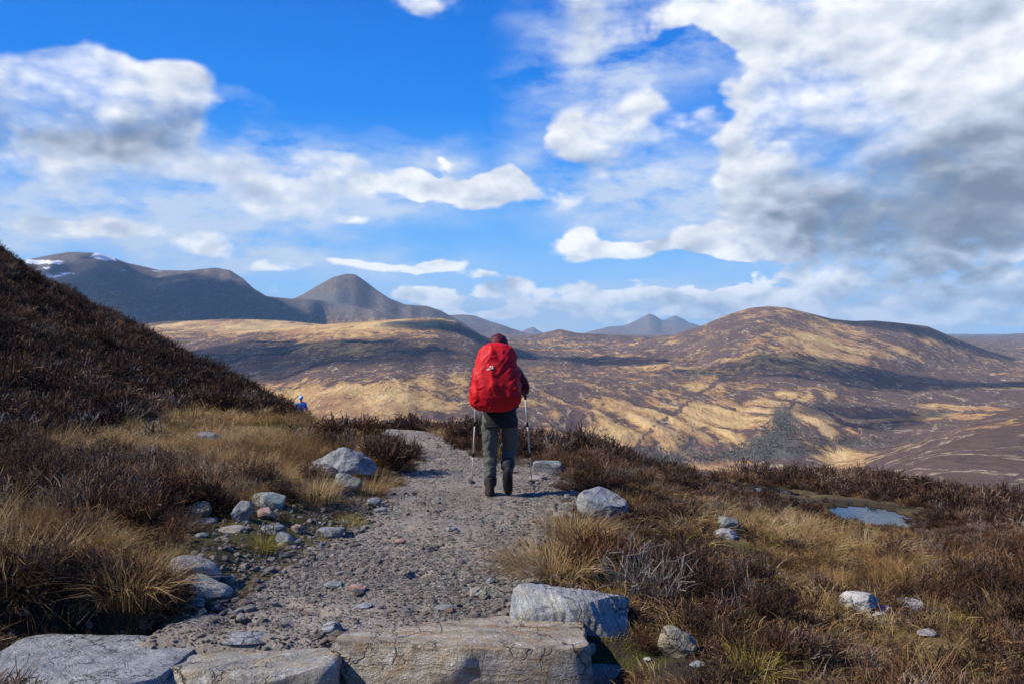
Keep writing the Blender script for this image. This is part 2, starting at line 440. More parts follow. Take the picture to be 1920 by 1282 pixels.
GRASS_SPOTS = spots_from([
    (825, 812, 1.5, 1.5), (800, 800, 1.8, 1.2), (860, 820, 1.0, 1.0), (1520, 1010, 0.8, 1.0), (1480, 1090, 0.6, 1.0), (1560, 1060, 0.7, 0.9), (1700, 1020, 0.9, 0.7), (1540, 990, 0.7, 1.0),
    (1620, 1190, 0.6, 0.9), (1780, 1200, 0.6, 0.7), (1720, 1100, 0.6, 0.8), (1860, 1160, 0.6, 0.4), (1560, 1150, 0.5, 0.9), (1700, 1250, 0.5, 0.5), (620, 890, 0.6, 1.0), (560, 900, 0.6, 0.9), (690, 880, 0.45, 0.8),
    (300, 860, 0.9, 0.8), (230, 860, 0.7, 0.8), (360, 930, 0.6, 0.8), (60, 1000, 0.5, 0.9), (30, 1050, 0.4, 0.8), (260, 1060, 0.35, 1.0), (120, 1100, 0.4, 0.5), (200, 1100, 0.3, 0.6),
    (560, 800, 2.2, 0.8), (470, 790, 2.2, 0.75), (640, 810, 1.6, 0.8), (330, 760, 2.4, 0.45), (400, 820, 1.6, 0.6), (250, 820, 1.5, 0.5), (520, 850, 1.0, 0.7), (480, 860, 0.8, 0.4), (420, 880, 0.6, 0.5),
    (1180, 960, 0.25, 0.5), (1050, 1000, 0.35, 0.8),
])
HEATH_SPOTS = spots_from([
    (1200, 1010, 0.8, 1.0), (1300, 1080, 0.8, 1.0), (1250, 950, 1.0, 1.0), (1350, 1180, 0.7, 0.9), (1420, 1230, 0.5, 0.5), (1800, 1000, 1.0, 0.9), (1880, 1040, 0.8, 0.9), (1150, 870, 1.2, 1.0),
    (1300, 890, 1.6, 0.9), (1550, 885, 1.8, 0.9), (1750, 900, 1.8, 0.7), (1900, 960, 1.2, 0.7), (730, 840, 0.6, 1.2), (700, 810, 0.7, 0.6), (980, 822, 0.8, 0.7), (1120, 1060, 0.35, 0.8), (150, 700, 4.0, 0.6), (100, 780, 1.6, 0.7),
    (260, 950, 0.5, 0.9), (120, 880, 0.8, 0.6), (180, 1000, 0.4, 0.7),  (1880, 1250, 0.5, 0.5), (1650, 900, 1.5, 0.6), (1500, 1200, 0.3, 0.5),
])

def grassiness(x, y):
    """0 heather ... 1 pale dead grass"""
    return 0.36 + 0.80 * fbm(x * 0.42, y * 0.42, 12.0, 4) + 0.35 * fbm(x * 1.9, y * 1.9, 14.0, 2) + paint(x, y, GRASS_SPOTS) - 0.9 * paint(x, y, HEATH_SPOTS)

MOSS_SPOTS = spots_from([(560, 1000, 0.5, 1.0), (620, 1020, 0.4, 1.0), (450, 1030, 0.4, 0.8), (380, 1060, 0.3, 0.6), (660, 960, 0.3, 0.7), (1440, 1050, 0.4, 0.5), (1800, 1035, 0.4, 0.9), (1180, 1220, 0.3, 0.6), (680, 760, 0.6, 0.4)])
BARE_SPOTS = spots_from([(170, 1168, 0.22, 1.0), (290, 1160, 0.16, 0.8), (60, 1172, 0.22, 0.9), (430, 1040, 0.35, 0.8), (400, 1000, 0.3, 0.6), (560, 960, 0.3, 0.7), (1640, 960, 0.7, 0.8)])

def build_ground():
    az = np.concatenate([np.linspace(-180, -48, 60), np.linspace(-47.5, 47.5, 620), np.linspace(48, 180, 60)])
    r = np.concatenate([[0.02, 0.4, 0.8, 1.2, 1.7, 2.2, 2.7], np.geomspace(3.0, 120.0, 330)])
    Az, R = np.meshgrid(np.radians(az), r, indexing='ij')
    x = (R * np.sin(Az)); y = (R * np.cos(Az))
    z = ground_z(x, y)
    me = mesh_from('ground', np.stack([x, y, z], -1).reshape(-1, 3), grid_faces(len(az), len(r))[:, ::-1], mat_turf())
    fx, fy = x.ravel(), y.ravel()
    attr(me, 'grass', grassiness(fx, fy)); attr(me, 'moss', np.clip(paint(fx, fy, MOSS_SPOTS), 0, 1)); attr(me, 'bare', np.clip(paint(fx, fy, BARE_SPOTS), 0, 1))
    link(bpy.data.objects.new('ground', me), kind='structure', label='peaty moor with heather, dead grass and moss on a mountain pass')

def build_path():
    ys = np.concatenate([np.arange(2.0, 12, 0.035), np.arange(12, 40, 0.12)]); ts = np.linspace(-0.35, 1.35, 130)
    Y, T = np.meshgrid(ys, ts, indexing='ij')
    l = np.interp(Y, PY, PL); r = np.interp(Y, PY, PR)
    X = l + (r - l) * T
    yy = np.maximum(Y, .5); rr = np.hypot(X, Y); rc = np.interp(X / yy, CA, CR) * np.sqrt(1 + np.minimum((X / yy)**2, 2.0)); e = np.maximum(rr - rc, 0)
    Z = path_z(X, Y) - 0.09 * e - 0.16 * np.maximum(e - 14, 0) - 0.012 * np.minimum(e, 14)**1.5
    out = np.maximum(np.maximum(-T, T - 1), 0) * (r - l)
    Z = Z - 0.14 * sstep(0.0, 0.30, out + 0.16 * fbm(X * 4.0, Y * 4.0, 21.0, 3))
    me = mesh_from('path', np.stack([X, Y, Z], -1).reshape(-1, 3), grid_faces(len(ys), len(ts))[:, ::-1], mat_path())
    link(bpy.data.objects.new('path', me), kind='structure', label='worn gravel footpath leading over the brow')

def build_pools():
    m, t, b = new_mat('still_bog_water')
    b.inputs['Base Color'].default_value = (0.010, 0.012, 0.014, 1); b.inputs['Roughness'].default_value = 0.03
    b.inputs['Specular IOR Level'].default_value = 0.9; b.inputs['IOR'].default_value = 1.33
    p = t.node('ShaderNodeNewGeometry').outputs['Position']
    bump(t, b, t.noise(p, 9.0, 3, 0.5), 0.05, 0.02)
    for (x, y, ql, qw, z, qa) in POOLS:
        th = np.linspace(0, 2 * np.pi, 49)[:-1]
        v = [(0, 0, 0)] + [(ql * 1.5 * math.cos(a), qw * 1.5 * math.sin(a), 0) for a in th]
        f = [(0, i + 1, (i + 1) % 48 + 1) for i in range(48)]
        me = mesh_from('water', v, f, m)
        o = bpy.data.objects.new('bog_water', me); o.location = (x, y, z - 0.02); o.rotation_euler = (0, 0, qa)
        link(o, kind='structure', label='shallow bog pool reflecting the sky')

# ---------------------------------------------------------------- the far country
def ray_xyz(px, py, y):
    return (px - 960) / F * y, y, EYE + (HZ - py) / F * y

KEY_PX = [-500, 0, 300, 600, 850, 1100, 1300, 1440, 1600, 1750, 1920, 2500]
# (distance, photograph row) pairs per column: glen floor, far slopes, the moor behind
KEY = {
    -500: [(140, 1000), (600, 960), (1300, 800), (2500, 660), (4000, 620), (9000, 618), (30000, 622)],
    0:    [(140, 1000), (600, 960), (1300, 800), (2500, 662), (4000, 622), (9000, 618), (30000, 622)],
    300:  [(140, 1000), (600, 980), (1300, 815), (2000, 705), (2800, 650), (4300, 612), (9000, 615), (30000, 622)],
    600:  [(140, 1050), (600, 1000), (1250, 815), (1600, 742), (2200, 690), (3000, 640), (4000, 628), (9000, 620), (30000, 623)],
    850:  [(140, 1100), (600, 1050), (1200, 830), (1600, 745), (2200, 695), (3000, 655), (4000, 640), (9000, 628), (30000, 624)],
    1100: [(140, 1150), (600, 1100), (1250, 870), (1500, 820), (1900, 740), (2600, 690), (3600, 655), (5000, 638), (9000, 630), (30000, 625)],
    1300: [(140, 1200), (600, 1100), (1300, 895), (1500, 850), (1850, 760), (2300, 705), (3200, 660), (5000, 640), (9000, 630), (30000, 625)],
    1440: [(140, 1200), (600, 1050), (1300, 890), (1500, 860), (1850, 768), (2300, 712), (3200, 668), (5000, 640), (9000, 630), (30000, 625)],
    1600: [(140, 1200), (500, 970), (900, 885), (1400, 865), (1600, 840), (1950, 755), (2400, 712), (3200, 668), (5000, 645), (9000, 630), (30000, 625)],
    1750: [(140, 1200), (450, 940), (900, 815), (1100, 830), (1500, 815), (2000, 745), (2500, 715), (3200, 672), (5000, 650), (9000, 632), (30000, 625)],
    1920: [(140, 1150), (450, 920), (1000, 757), (1250, 765), (1600, 780), (2100, 735), (2600, 712), (3200, 690), (5000, 655), (9000, 634), (30000, 625)],
    2500: [(140, 1100), (450, 900), (1000, 700), (1250, 715), (1600, 740), (2100, 730), (2600, 712), (3200, 690), (5000, 655), (9000, 634), (30000, 625)],
}
RIDGES = [  # points (px, row), distance, near slope, far slope, roughness
    ('mountain', [(-600, 560), (-200, 530), (40, 489), (90, 480), (130, 473), (165, 474), (185, 474), (200, 478), (240, 493), (300, 507), (350, 508), (405, 503), (432, 508), (455, 522), (475, 541), (500, 556), (540, 560), (600, 562), (700, 580), (800, 610)], 6200, 0.50, 0.45, 60),
    ('mountain', [(440, 640), (540, 566), (570, 552), (600, 534), (625, 520), (650, 513), (666, 514), (685, 527), (705, 543), (730, 560), (760, 571), (800, 574), (830, 584), (870, 606), (920, 640)], 7000, 0.48, 0.45, 50),
    ('mountain', [(780, 612), (830, 592), (870, 590), (890, 592), (910, 600), (950, 612), (1000, 628)], 11000, 0.35, 0.4, 60),
    ('mountain', [(960, 630), (990, 616), (1000, 613), (1015, 622), (1030, 630)], 21000, 0.30, 0.4, 80),
    ('mountain', [(1020, 632), (1090, 626), (1140, 613), (1170, 611), (1195, 600), (1217, 588), (1228, 592), (1240, 600), (1262, 602), (1300, 606), (1345, 624), (1400, 640)], 17000, 0.30, 0.4, 70),
    ('mountain', [(1200, 626), (1240, 602), (1265, 591), (1280, 597), (1300, 610), (1330, 630)], 23000, 0.30, 0.4, 80),
    ('hill', [(920, 650), (985, 632), (1020, 624), (1050, 617), (1080, 624), (1120, 626), (1180, 630), (1240, 634), (1320, 645)], 5000, 0.16, 0.25, 12),
    ('hill', [(1100, 668), (1200, 640), (1260, 630), (1320, 609), (1370, 588), (1405, 578), (1440, 574), (1475, 577), (1500, 583), (1560, 598), (1600, 602), (1640, 601), (1690, 606), (1740, 612), (1770, 625), (1800, 638), (1850, 655), (1930, 678), (2100, 700)], 3900, 0.135, 0.3, 14),
    ('hill', [(200, 660), (320, 640), (420, 624), (600, 609), (700, 602), (790, 596), (830, 597), (860, 604), (885, 620), (930, 640), (1000, 656), (1100, 676), (1230, 694), (1300, 705)], 3200, 0.10, 0.25, 10),
    ('mountain', [(1740, 660), (1800, 640), (1850, 632), (1900, 626), (1960, 622), (2200, 600)], 10000, 0.30, 0.3, 40),
    ('hill', [(-500, 606), (0, 606), (250, 605), (420, 598), (520, 600), (640, 612), (760, 625)], 5100, 0.16, 0.3, 14),
]

def _smooth(a, sig, axis):
    r = int(3 * sig) + 1; k = np.exp(-0.5 * (np.arange(-r, r + 1) / sig)**2); k /= k.sum()
    p = np.pad(a, [(r, r) if i == axis else (0, 0) for i in range(a.ndim)], mode='edge')
    return np.apply_along_axis(lambda q: np.convolve(q, k, 'valid'), axis, p)

_TP = np.arange(-700, 2701, 20.0); _TL = np.linspace(math.log(60), math.log(45000), 240)
def base_table():
    cols = []
    for k in KEY_PX:
        d = np.log([p[0] for p in KEY[k]]); h = [(HZ - p[1]) / F for p in KEY[k]]
        cols.append(np.interp(_TL, d, h))
    cols = np.array(cols)
    t = np.array([np.interp(_TP, KEY_PX, cols[:, i]) for i in range(len(_TL))]).T
    t = _smooth(_smooth(t, 3.2, 0), 2.5, 1)
    return t * np.exp(_TL)[None, :] + EYE
BASE_T = base_table()

def far_z(x, y):
    yy = np.maximum(y, 1.0); px = 960 + F * x / yy
    fi = np.clip((px - _TP[0]) / 20.0, 0, len(_TP) - 1.001); fj = np.clip((np.log(yy) - _TL[0]) / (_TL[1] - _TL[0]), 0, len(_TL) - 1.001)
    i = fi.astype(int); j = fj.astype(int); fi = fi - i; fj = fj - j
    base = (BASE_T[i, j] * (1 - fi) + BASE_T[i + 1, j] * fi) * (1 - fj) + (BASE_T[i, j + 1] * (1 - fi) + BASE_T[i + 1, j + 1] * fi) * fj
    s = np.clip(yy / 1500.0, 0.05, 2.2)
    h = base + s * (10 * fbm(x / 420, y / 420, 1.0, 5) + 11 * (ridged(x / 170, y / 240, 2.0, 4) - 0.7) + 3.0 * fbm(x / 45, y / 60, 7.0, 3))
    # burns that cut the slope above the glen
    gu = sstep(1150, 1400, yy) * sstep(2150, 1800, yy) * sstep(900, 1150, px)
    gx = (x + 0.35 * y) / 75 + 1.2 * fbm(x / 300, y / 300, 3.0, 2); gy = y / 420
    h = h - gu * 26 * (ridged(gx, gy, 0.4, 4) - 0.62)
    # the wooded ravine
    rc = 1462 + 26 * np.sin(yy / 110.0) + 14 * fbm(yy / 60, 0 * yy, 3.0, 2)
    h = h - 16 * np.exp(-((px - rc) / 42)**2) * sstep(1250, 1450, yy) * sstep(2250, 1850, yy)
    h = np.array(h)
    for kind, pts, dist, s1, s2, ro in RIDGES:
        pp = np.array(pts, float)
        gp = np.arange(-1200, 3200, 4.0)
        prof = np.interp(gp, pp[:, 0], pp[:, 1]) + 0.6 * (np.maximum(pp[0, 0] - gp, 0) + np.maximum(gp - pp[-1, 0], 0))
        profs = [prof, _smooth(prof, 9.0, 0), _smooth(prof, 28.0, 0)]
        yr = dist * (1 + 0.06 * fbm(px / 140, 0 * px, dist / 777.0, 3))
        d = yr - yy
        q = np.clip(np.abs(d) / (0.22 * dist), 0, 1.999)
        a0, a1, a2 = (np.interp(px, gp, p_) for p_ in profs)
        row = np.where(q < 1, a0 * (1 - q) + a1 * q, a1 * (2 - q) + a2 * (q - 1))
        rh = EYE + (HZ - row) / F * yr
        w = 0.02 * dist
        fall = np.where(d > 0, s1, s2) * (np.sqrt(d * d + w * w) - w)
        hh = rh - fall
        k = 0.2 * ro
        on = hh > h - 2.0 * ro - 4 * k
        xs, ys, hs = x[on], y[on], hh[on]
        if xs.size == 0: continue
        nz = ro * (fbm(xs / (ro * 26), ys / (ro * 26), dist * .01, 5) * 0.7 + 1.1 * (ridged(xs / (ro * 16), ys / (ro * 22), 4.0, 4) - 0.75))
        hs = hs + nz * (0.16 + 0.84 * sstep(0, 0.10 * dist, np.abs(d[on])))
        m = np.maximum(h[on], hs)
        h[on] = m + k * np.exp(-np.abs(h[on] - hs) / k) * 0.35
    return h

def mat_far():
    m, t, b = new_mat('moor_grass_and_heather')
    p = t.node('ShaderNodeNewGeometry').outputs['Position']
    g = A(t, 'grass'); rock = A(t, 'rock'); wood = A(t, 'wood'); snow = A(t, 'snow')
    ps = t.vmath('MULTIPLY', p, (1.0, 0.45, 1.6))
    n1 = t.noise(ps, 0.016, 8, 0.72, 0.9); n2 = t.noise(ps, 0.075, 6, 0.72, 0.4); n3 = t.noise(p, 0.0045, 4, 0.6)
    e = t.math('ADD', g, t.math('MULTIPLY', t.math('SUBTRACT', n1, 0.5), 3.4))
    e = t.math('ADD', e, t.math('MULTIPLY', t.math('SUBTRACT', n2, 0.5), 2.2))
    f = t.mapr(e, 0.28, 0.66)
    heath = t.mix(n2, (0.070, 0.046, 0.042), (0.215, 0.142, 0.112))
    tan = t.mix(t.mapr(e, 0.45, 1.3), (0.40, 0.222, 0.080), (0.70, 0.48, 0.205))
    tan = t.mix(t.mapr(n3, 0.45, 0.65), tan, (0.40, 0.225, 0.11))
    c = t.mix(f, heath, tan)
    # pale grassy runnels
    rn = t.noise(t.vmath('MULTIPLY', p, (1.0, 0.5, 0.5)), 0.011, 5, 0.6, 0.6)
    ln = t.mapr(t.math('ABSOLUTE', t.math('SUBTRACT', rn, 0.5)), 0.004, 0.016, 1.0, 0.0)
    c = t.mix(t.math('MULTIPLY', ln, t.mapr(n2, 0.42, 0.58, 0.0, 0.75)), c, (0.68, 0.55, 0.34))
    c = t.mix(t.mapr(t.math('ADD', rock, t.math('MULTIPLY', t.math('SUBTRACT', n1, 0.5), 1.2)), 0.35, 0.9), c, t.mix(n2, (0.075, 0.078, 0.088), (0.21, 0.205, 0.205)))
    c = t.mix(t.mapr(t.math('ADD', wood, t.math('MULTIPLY', t.math('SUBTRACT', n2, 0.5), 1.4)), 0.3, 0.8), c, t.mix(n2, (0.06, 0.055, 0.045), (0.20, 0.18, 0.15)))
    sn = t.mapr(t.math('ADD', snow, t.math('MULTIPLY', t.math('SUBTRACT', t.noise(t.vmath('MULTIPLY', p, (1.0, 1.0, 3.0)), 0.016, 6, 0.7), 0.5), 2.2)), 0.50, 0.62)
    c = t.mix(sn, c, (0.86, 0.88, 0.92))
    t.l.new(c, b.inputs['Base Color']); b.inputs['Roughness'].default_value = 0.95; b.inputs['Specular IOR Level'].default_value = 0.1
    bump(t, b, t.math('ADD', n1, t.math('MULTIPLY', n2, 0.5)), 1.0, 16.0)
    return m

def build_far():
    az = np.concatenate([np.linspace(-180, -44, 40)[:-1], np.linspace(-44, 44, 720), np.linspace(44, 180, 40)[1:]])
    r = np.concatenate([np.geomspace(75.0, 1000, 60)[:-1], np.geomspace(1000, 8000, 330)[:-1], np.geomspace(8000, 27000, 90)])
    Az, R = np.meshgrid(np.radians(az), r, indexing='ij')
    x = R * np.sin(Az); y = R * np.cos(Az)
    # behind the camera the country goes on as the edge columns do
    back = np.clip((np.abs(np.degrees(Az)) - 60) / 30, 0, 1)
    ye = np.maximum(y, R * 0.45)
    xe = np.sign(x) * np.sqrt(np.maximum(R**2 - ye**2, 0))
    z = far_z(xe, ye)
    px = 960 + F * xe / ye; py = HZ - F * (z - EYE) / ye
    g = 0.20 + 0.50 * fbm(x / 900, y / 900, 3.0, 3) + 0.75 * fbm(x / 170, y / 240, 5.0, 5, 0.6)
    def blob(cx, cy, rx, ry, a):
        return a * np.exp(-((px - cx) / rx)**2 - ((py - cy) / ry)**2)
    for q in FAR_GRASS_SHADE: g = g + blob(*q)
    # hollows of the gullied slope darker, its ribs paler
    gu = sstep(1150, 1350, ye) * sstep(2250, 1850, ye) * sstep(850, 1150, px)
    gx = (x + 0.35 * y) / 75 + 1.2 * fbm(x / 300, y / 300, 3.0, 2)
    g = g + gu * 4.6 * (0.70 - ridged(gx, y / 420, 0.4, 4))
    wx = px + 9 * fbm(px / 28, py / 14, 2.0, 3); wy = py + 5 * fbm(px / 24, py / 12, 9.0, 3)
    for line in FAR_BURNS:
        q = np.array(line, float)
        for (ax, ay), (bx, by) in zip(q[:-1], q[1:]):
            t_ = np.clip(((wx - ax) * (bx - ax) + (wy - ay) * (by - ay)) / ((bx - ax)**2 + (by - ay)**2), 0, 1)
            g = g - 1.7 * np.exp(-((wx - ax - t_ * (bx - ax))**2 + ((wy - ay - t_ * (by - ay)) * 1.4)**2) / 6.0)
    mt = sstep(4700, 5600, ye)
    g = g * (1 - 0.55 * mt) + 0.0 * mt
    rock = 0.62 * mt * sstep(-20, 160, z) + blob(640, 560, 60, 14, 0.3)
    wood = sum(blob(*q) for q in FAR_WOOD)
    near_m = (ye > 4700) & (ye < 9000)
    snow = np.where(near_m, sum(blob(*q) for q in FAR_SNOW), 0.0)
    sel = R.ravel()
    me = mesh_from('terrain', np.stack([x, y, z], -1).reshape(-1, 3), grid_faces(len(az), len(r))[:, ::-1], mat_far())
    attr(me, 'grass', g); attr(me, 'rock', rock); attr(me, 'wood', wood); attr(me, 'snow', snow)
    link(bpy.data.objects.new('terrain', me), kind='structure', label='wide brown moorland rising to hills and distant mountains')

FAR_GRASS_SHADE = [
    (540, 612, 240, 14, 0.9), (740, 606, 120, 14, 0.6), (430, 612, 160, 8, 0.9), (640, 655, 90, 18, 0.4), (620, 740, 260, 24, 0.7), (720, 760, 160, 20, 0.5), (1240, 800, 160, 55, 0.6), (1450, 780, 200, 55, 0.5),
    (1530, 640, 110, 26, 0.9), (1640, 665, 110, 14, 0.5), (1440, 585, 60, 8, 0.6), (1570, 858, 50, 14, 2.0), (1380, 868, 60, 10, 0.8), (1150, 720, 200, 40, 0.2),
    (500, 690, 180, 26, -0.4), (850, 640, 60, 25, -0.6), (1020, 675, 130, 12, -0.7), (1560, 712, 340, 14, -0.8), (1650, 770, 80, 26, -0.7), (1800, 830, 180, 50, -0.35), (1700, 612, 80, 16, -0.3), (1370, 640, 70, 14, -0.4),  # mostly where cloud shadows fall: their shade is put into the colour too
]
FAR_BURNS = [[(1190, 840), (1225, 800), (1262, 775), (1300, 745), (1345, 715), (1400, 700)], [(1500, 745), (1470, 770), (1478, 800), (1450, 850)], [(680, 720), (760, 700), (900, 690)], [(1640, 750), (1600, 720), (1540, 700)]]
FAR_WOOD = [(1468, 790, 26, 40, 1.0), (1440, 830, 40, 18, 0.9), (1400, 850, 80, 14, 0.8), (1280, 865, 80, 14, 0.6), (1210, 850, 60, 20, 0.5), (1600, 830, 90, 10, 0.7), (1480, 850, 80, 8, 0.7), (1290, 830, 30, 20, 0.5)]
FAR_SNOW = [(190, 480, 16, 7, 1.6), (208, 486, 12, 4, 1.0), (95, 492, 32, 4, 1.2), (60, 491, 16, 4, 1.2), (100, 517, 30, 3, 0.9), (90, 503, 10, 3, 0.8), (235, 507, 8, 2.5, 0.9), (125, 514, 14, 3, 0.8), (290, 509, 20, 2, 0.6)]

def cloud_caster(name, px, py, dist, hgt, rx, ry, mat, seed, label):
    """a fair-weather cloud that hangs up-sun of the place it shades"""
    gx, gy, g_z = ray_xyz(px, py, dist)
    t_ = (hgt - g_z) / SUN.z
    c = np.array([gx + SUN.x * t_, gy + SUN.y * t_, hgt])
    bm = bmesh.new(); bmesh.ops.create_icosphere(bm, subdivisions=5, radius=1.0)
    v = np.array([p.co[:] for p in bm.verts]); f = np.array([[q.index for q in fc.verts] for fc in bm.faces]); bm.free()
    n = fbm(v[:, 0] * 1.6 + seed, v[:, 1] * 1.6, v[:, 2] * 1.6, 5, 0.6)
    v = v * (1 + 0.55 * n)[:, None]
    v[:, 2] = np.where(v[:, 2] < 0, v[:, 2] * 0.25, v[:, 2])
    v = v * np.array([rx, ry, 0.28 * min(rx, ry)])
    me = mesh_from(name, v, f, mat)
    o = bpy.data.objects.new(name, me); o.location = c
    return link(o, label=label, category='cloud', group='clouds overhead', kind='stuff')

def cloud_mat(dens):
    m = bpy.data.materials.new('cloud_vapour'); m.use_nodes = True; t = NT(m.node_tree); t.n.clear()
    out = t.node('ShaderNodeOutputMaterial'); tr = t.node('ShaderNodeBsdfTransparent'); df = t.node('ShaderNodeBsdfTranslucent'); dd = t.node('ShaderNodeBsdfDiffuse')
    mx = t.node('ShaderNodeMixShader'); m2 = t.node('ShaderNodeMixShader')
    p = t.node('ShaderNodeTexCoord').outputs['Object']
    gq = t.vmath('MULTIPLY', t.vmath('SUBTRACT', t.node('ShaderNodeTexCoord').outputs['Generated'], (0.5, 0.5, 0.5)), (2.0, 2.0, 0.0))
    n = t.math('ADD', t.math('MULTIPLY', t.noise(p, 0.004, 5, 0.6), 0.7), t.math('MULTIPLY', t.math('SUBTRACT', 1.0, t.vmath('LENGTH', gq)), 0.55))
    t.l.new(df.outputs[0], m2.inputs[1]); t.l.new(dd.outputs[0], m2.inputs[2]); m2.inputs[0].default_value = 0.5
    t.put(mx.inputs[0], t.mapr(n, 0.34, 0.72, 0.0, dens)); t.l.new(tr.outputs[0], mx.inputs[1]); t.l.new(m2.outputs[0], mx.inputs[2])
    t.l.new(mx.outputs[0], out.inputs[0])
    return m

def build_clouds():
    thick, thin = cloud_mat(0.92), cloud_mat(0.58)
    for i, q in enumerate(CASTERS):
        cloud_caster('cloud', *q[:6], thick if q[6] else thin, i * 7.3, 'grey white cloud high over the moor casting a shadow')

CASTERS = [  # px, row, distance of the shaded place, cloud height, half sizes, thick or thin
    (290, 565, 5500, 2600, 1300, 560, 1), (420, 560, 5500, 2600, 500, 450, 1), (640, 592, 5600, 2600, 620, 260, 1),
    (520, 690, 2200, 1900, 560, 330, 0), (400, 655, 2500, 1900, 350, 250, 0), (860, 640, 2900, 1900, 220, 200, 1), (1100, 682, 2900, 1900, 330, 150, 0), (1620, 712, 2400, 1900, 620, 200, 0),
    (1700, 618, 3700, 2100, 320, 200, 0), (1640, 785, 1800, 1700, 150, 130, 0),
]

# ---------------------------------------------------------------- plants
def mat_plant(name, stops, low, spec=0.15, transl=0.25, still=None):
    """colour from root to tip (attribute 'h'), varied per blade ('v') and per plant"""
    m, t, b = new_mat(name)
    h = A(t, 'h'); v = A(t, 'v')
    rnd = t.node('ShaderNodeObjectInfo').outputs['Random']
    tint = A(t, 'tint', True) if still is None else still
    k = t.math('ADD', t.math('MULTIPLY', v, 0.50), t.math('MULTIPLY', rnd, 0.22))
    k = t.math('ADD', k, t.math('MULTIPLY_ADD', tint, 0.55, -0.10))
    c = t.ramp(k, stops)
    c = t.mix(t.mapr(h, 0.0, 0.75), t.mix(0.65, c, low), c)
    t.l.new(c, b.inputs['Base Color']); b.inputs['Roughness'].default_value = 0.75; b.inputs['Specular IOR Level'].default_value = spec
    if transl:
        out = [n for n in t.n if n.bl_idname == 'ShaderNodeOutputMaterial'][0]
        tr = t.node('ShaderNodeBsdfTranslucent'); t.l.new(c, tr.inputs[0])
        mx = t.node('ShaderNodeMixShader'); mx.inputs[0].default_value = transl
        t.l.new(b.outputs[0], mx.inputs[1]); t.l.new(tr.outputs[0], mx.inputs[2]); t.l.new(mx.outputs[0], out.inputs[0])
    return m

def ribbons(paths, w0, w1, rng, hs=None, vs=None):
    """paths (n, k, 3) -> flat tapering blades; returns verts, quads, h, v"""
    n, k, _ = paths.shape
    tan = np.gradient(paths, axis=1)
    side = np.cross(tan, rng.normal(size=(n, 1, 3)))
    side /= np.linalg.norm(side, axis=2, keepdims=True) + 1e-9
    w0 = np.broadcast_to(np.asarray(w0, float), (n,)); w1 = np.broadcast_to(np.asarray(w1, float), (n,))
    w = w0[:, None] + (w1 - w0)[:, None] * np.linspace(0, 1, k)[None, :]
    L = paths - side * w[..., None] / 2; R = paths + side * w[..., None] / 2
    V = np.stack([L, R], 2).reshape(-1, 3)
    b = (np.arange(n)[:, None] * (2 * k) + np.arange(k - 1)[None, :] * 2).ravel()
    Fq = np.stack([b, b + 1, b + 3, b + 2], 1)
    hh = np.repeat(np.broadcast_to(np.linspace(0, 1, k) if hs is None else hs, (n, k)).reshape(-1), 2)
    vv = np.repeat(np.repeat(rng.random(n) if vs is None else vs, k), 2)
    return V, Fq, hh, vv

def plant_mesh(name, pieces, mat):
    Vs, Fs, H, W, o = [], [], [], [], 0
    for V, Fq, h, v in pieces:
        Vs.append(V); Fs.append(Fq + o); H.append(h); W.append(v); o += len(V)
    me = mesh_from(name, np.concatenate(Vs), np.concatenate(Fs), mat)
    attr(me, 'h', np.concatenate(H)); attr(me, 'v', np.concatenate(W))
    return me

def tuft(name, mat, seed, n=130, hgt=0.38, spread=0.12, lean=0.55, width=0.0045, droop=0.5, wind=(0.10, 0.0)):
    """dead grass: arching blades from a tight base"""
    rng = np.random.default_rng(seed)
    k = 5
    a = rng.random(n) * 2 * np.pi; rad = spread * np.sqrt(rng.random(n))
    L = hgt * (0.45 + 0.55 * rng.random(n)); out = lean * (0.15 + rng.random(n)) * (0.35 + rad / spread)
    s = np.linspace(0, 1, k)[None, :]
    dx = np.cos(a)[:, None]; dy = np.sin(a)[:, None]
    rr = rad[:, None] + L[:, None] * out[:, None] * (s ** 1.6)
    zz = L[:, None] * (s - droop * out[:, None] * s ** 2.2 * 0.75)
    P = np.stack([dx * rr + wind[0] * L[:, None] * s**2 * 3 * hgt, dy * rr + wind[1] * L[:, None] * s**2 * 3 * hgt, zz], -1)
    P += rng.normal(size=P.shape) * 0.013 * s[..., None] * (hgt / 0.38)
    P[:, 0, 2] = -0.03
    return plant_mesh(name, [ribbons(P, width * (0.7 + 0.6 * rng.random(n)), width * 0.2, rng)], mat)

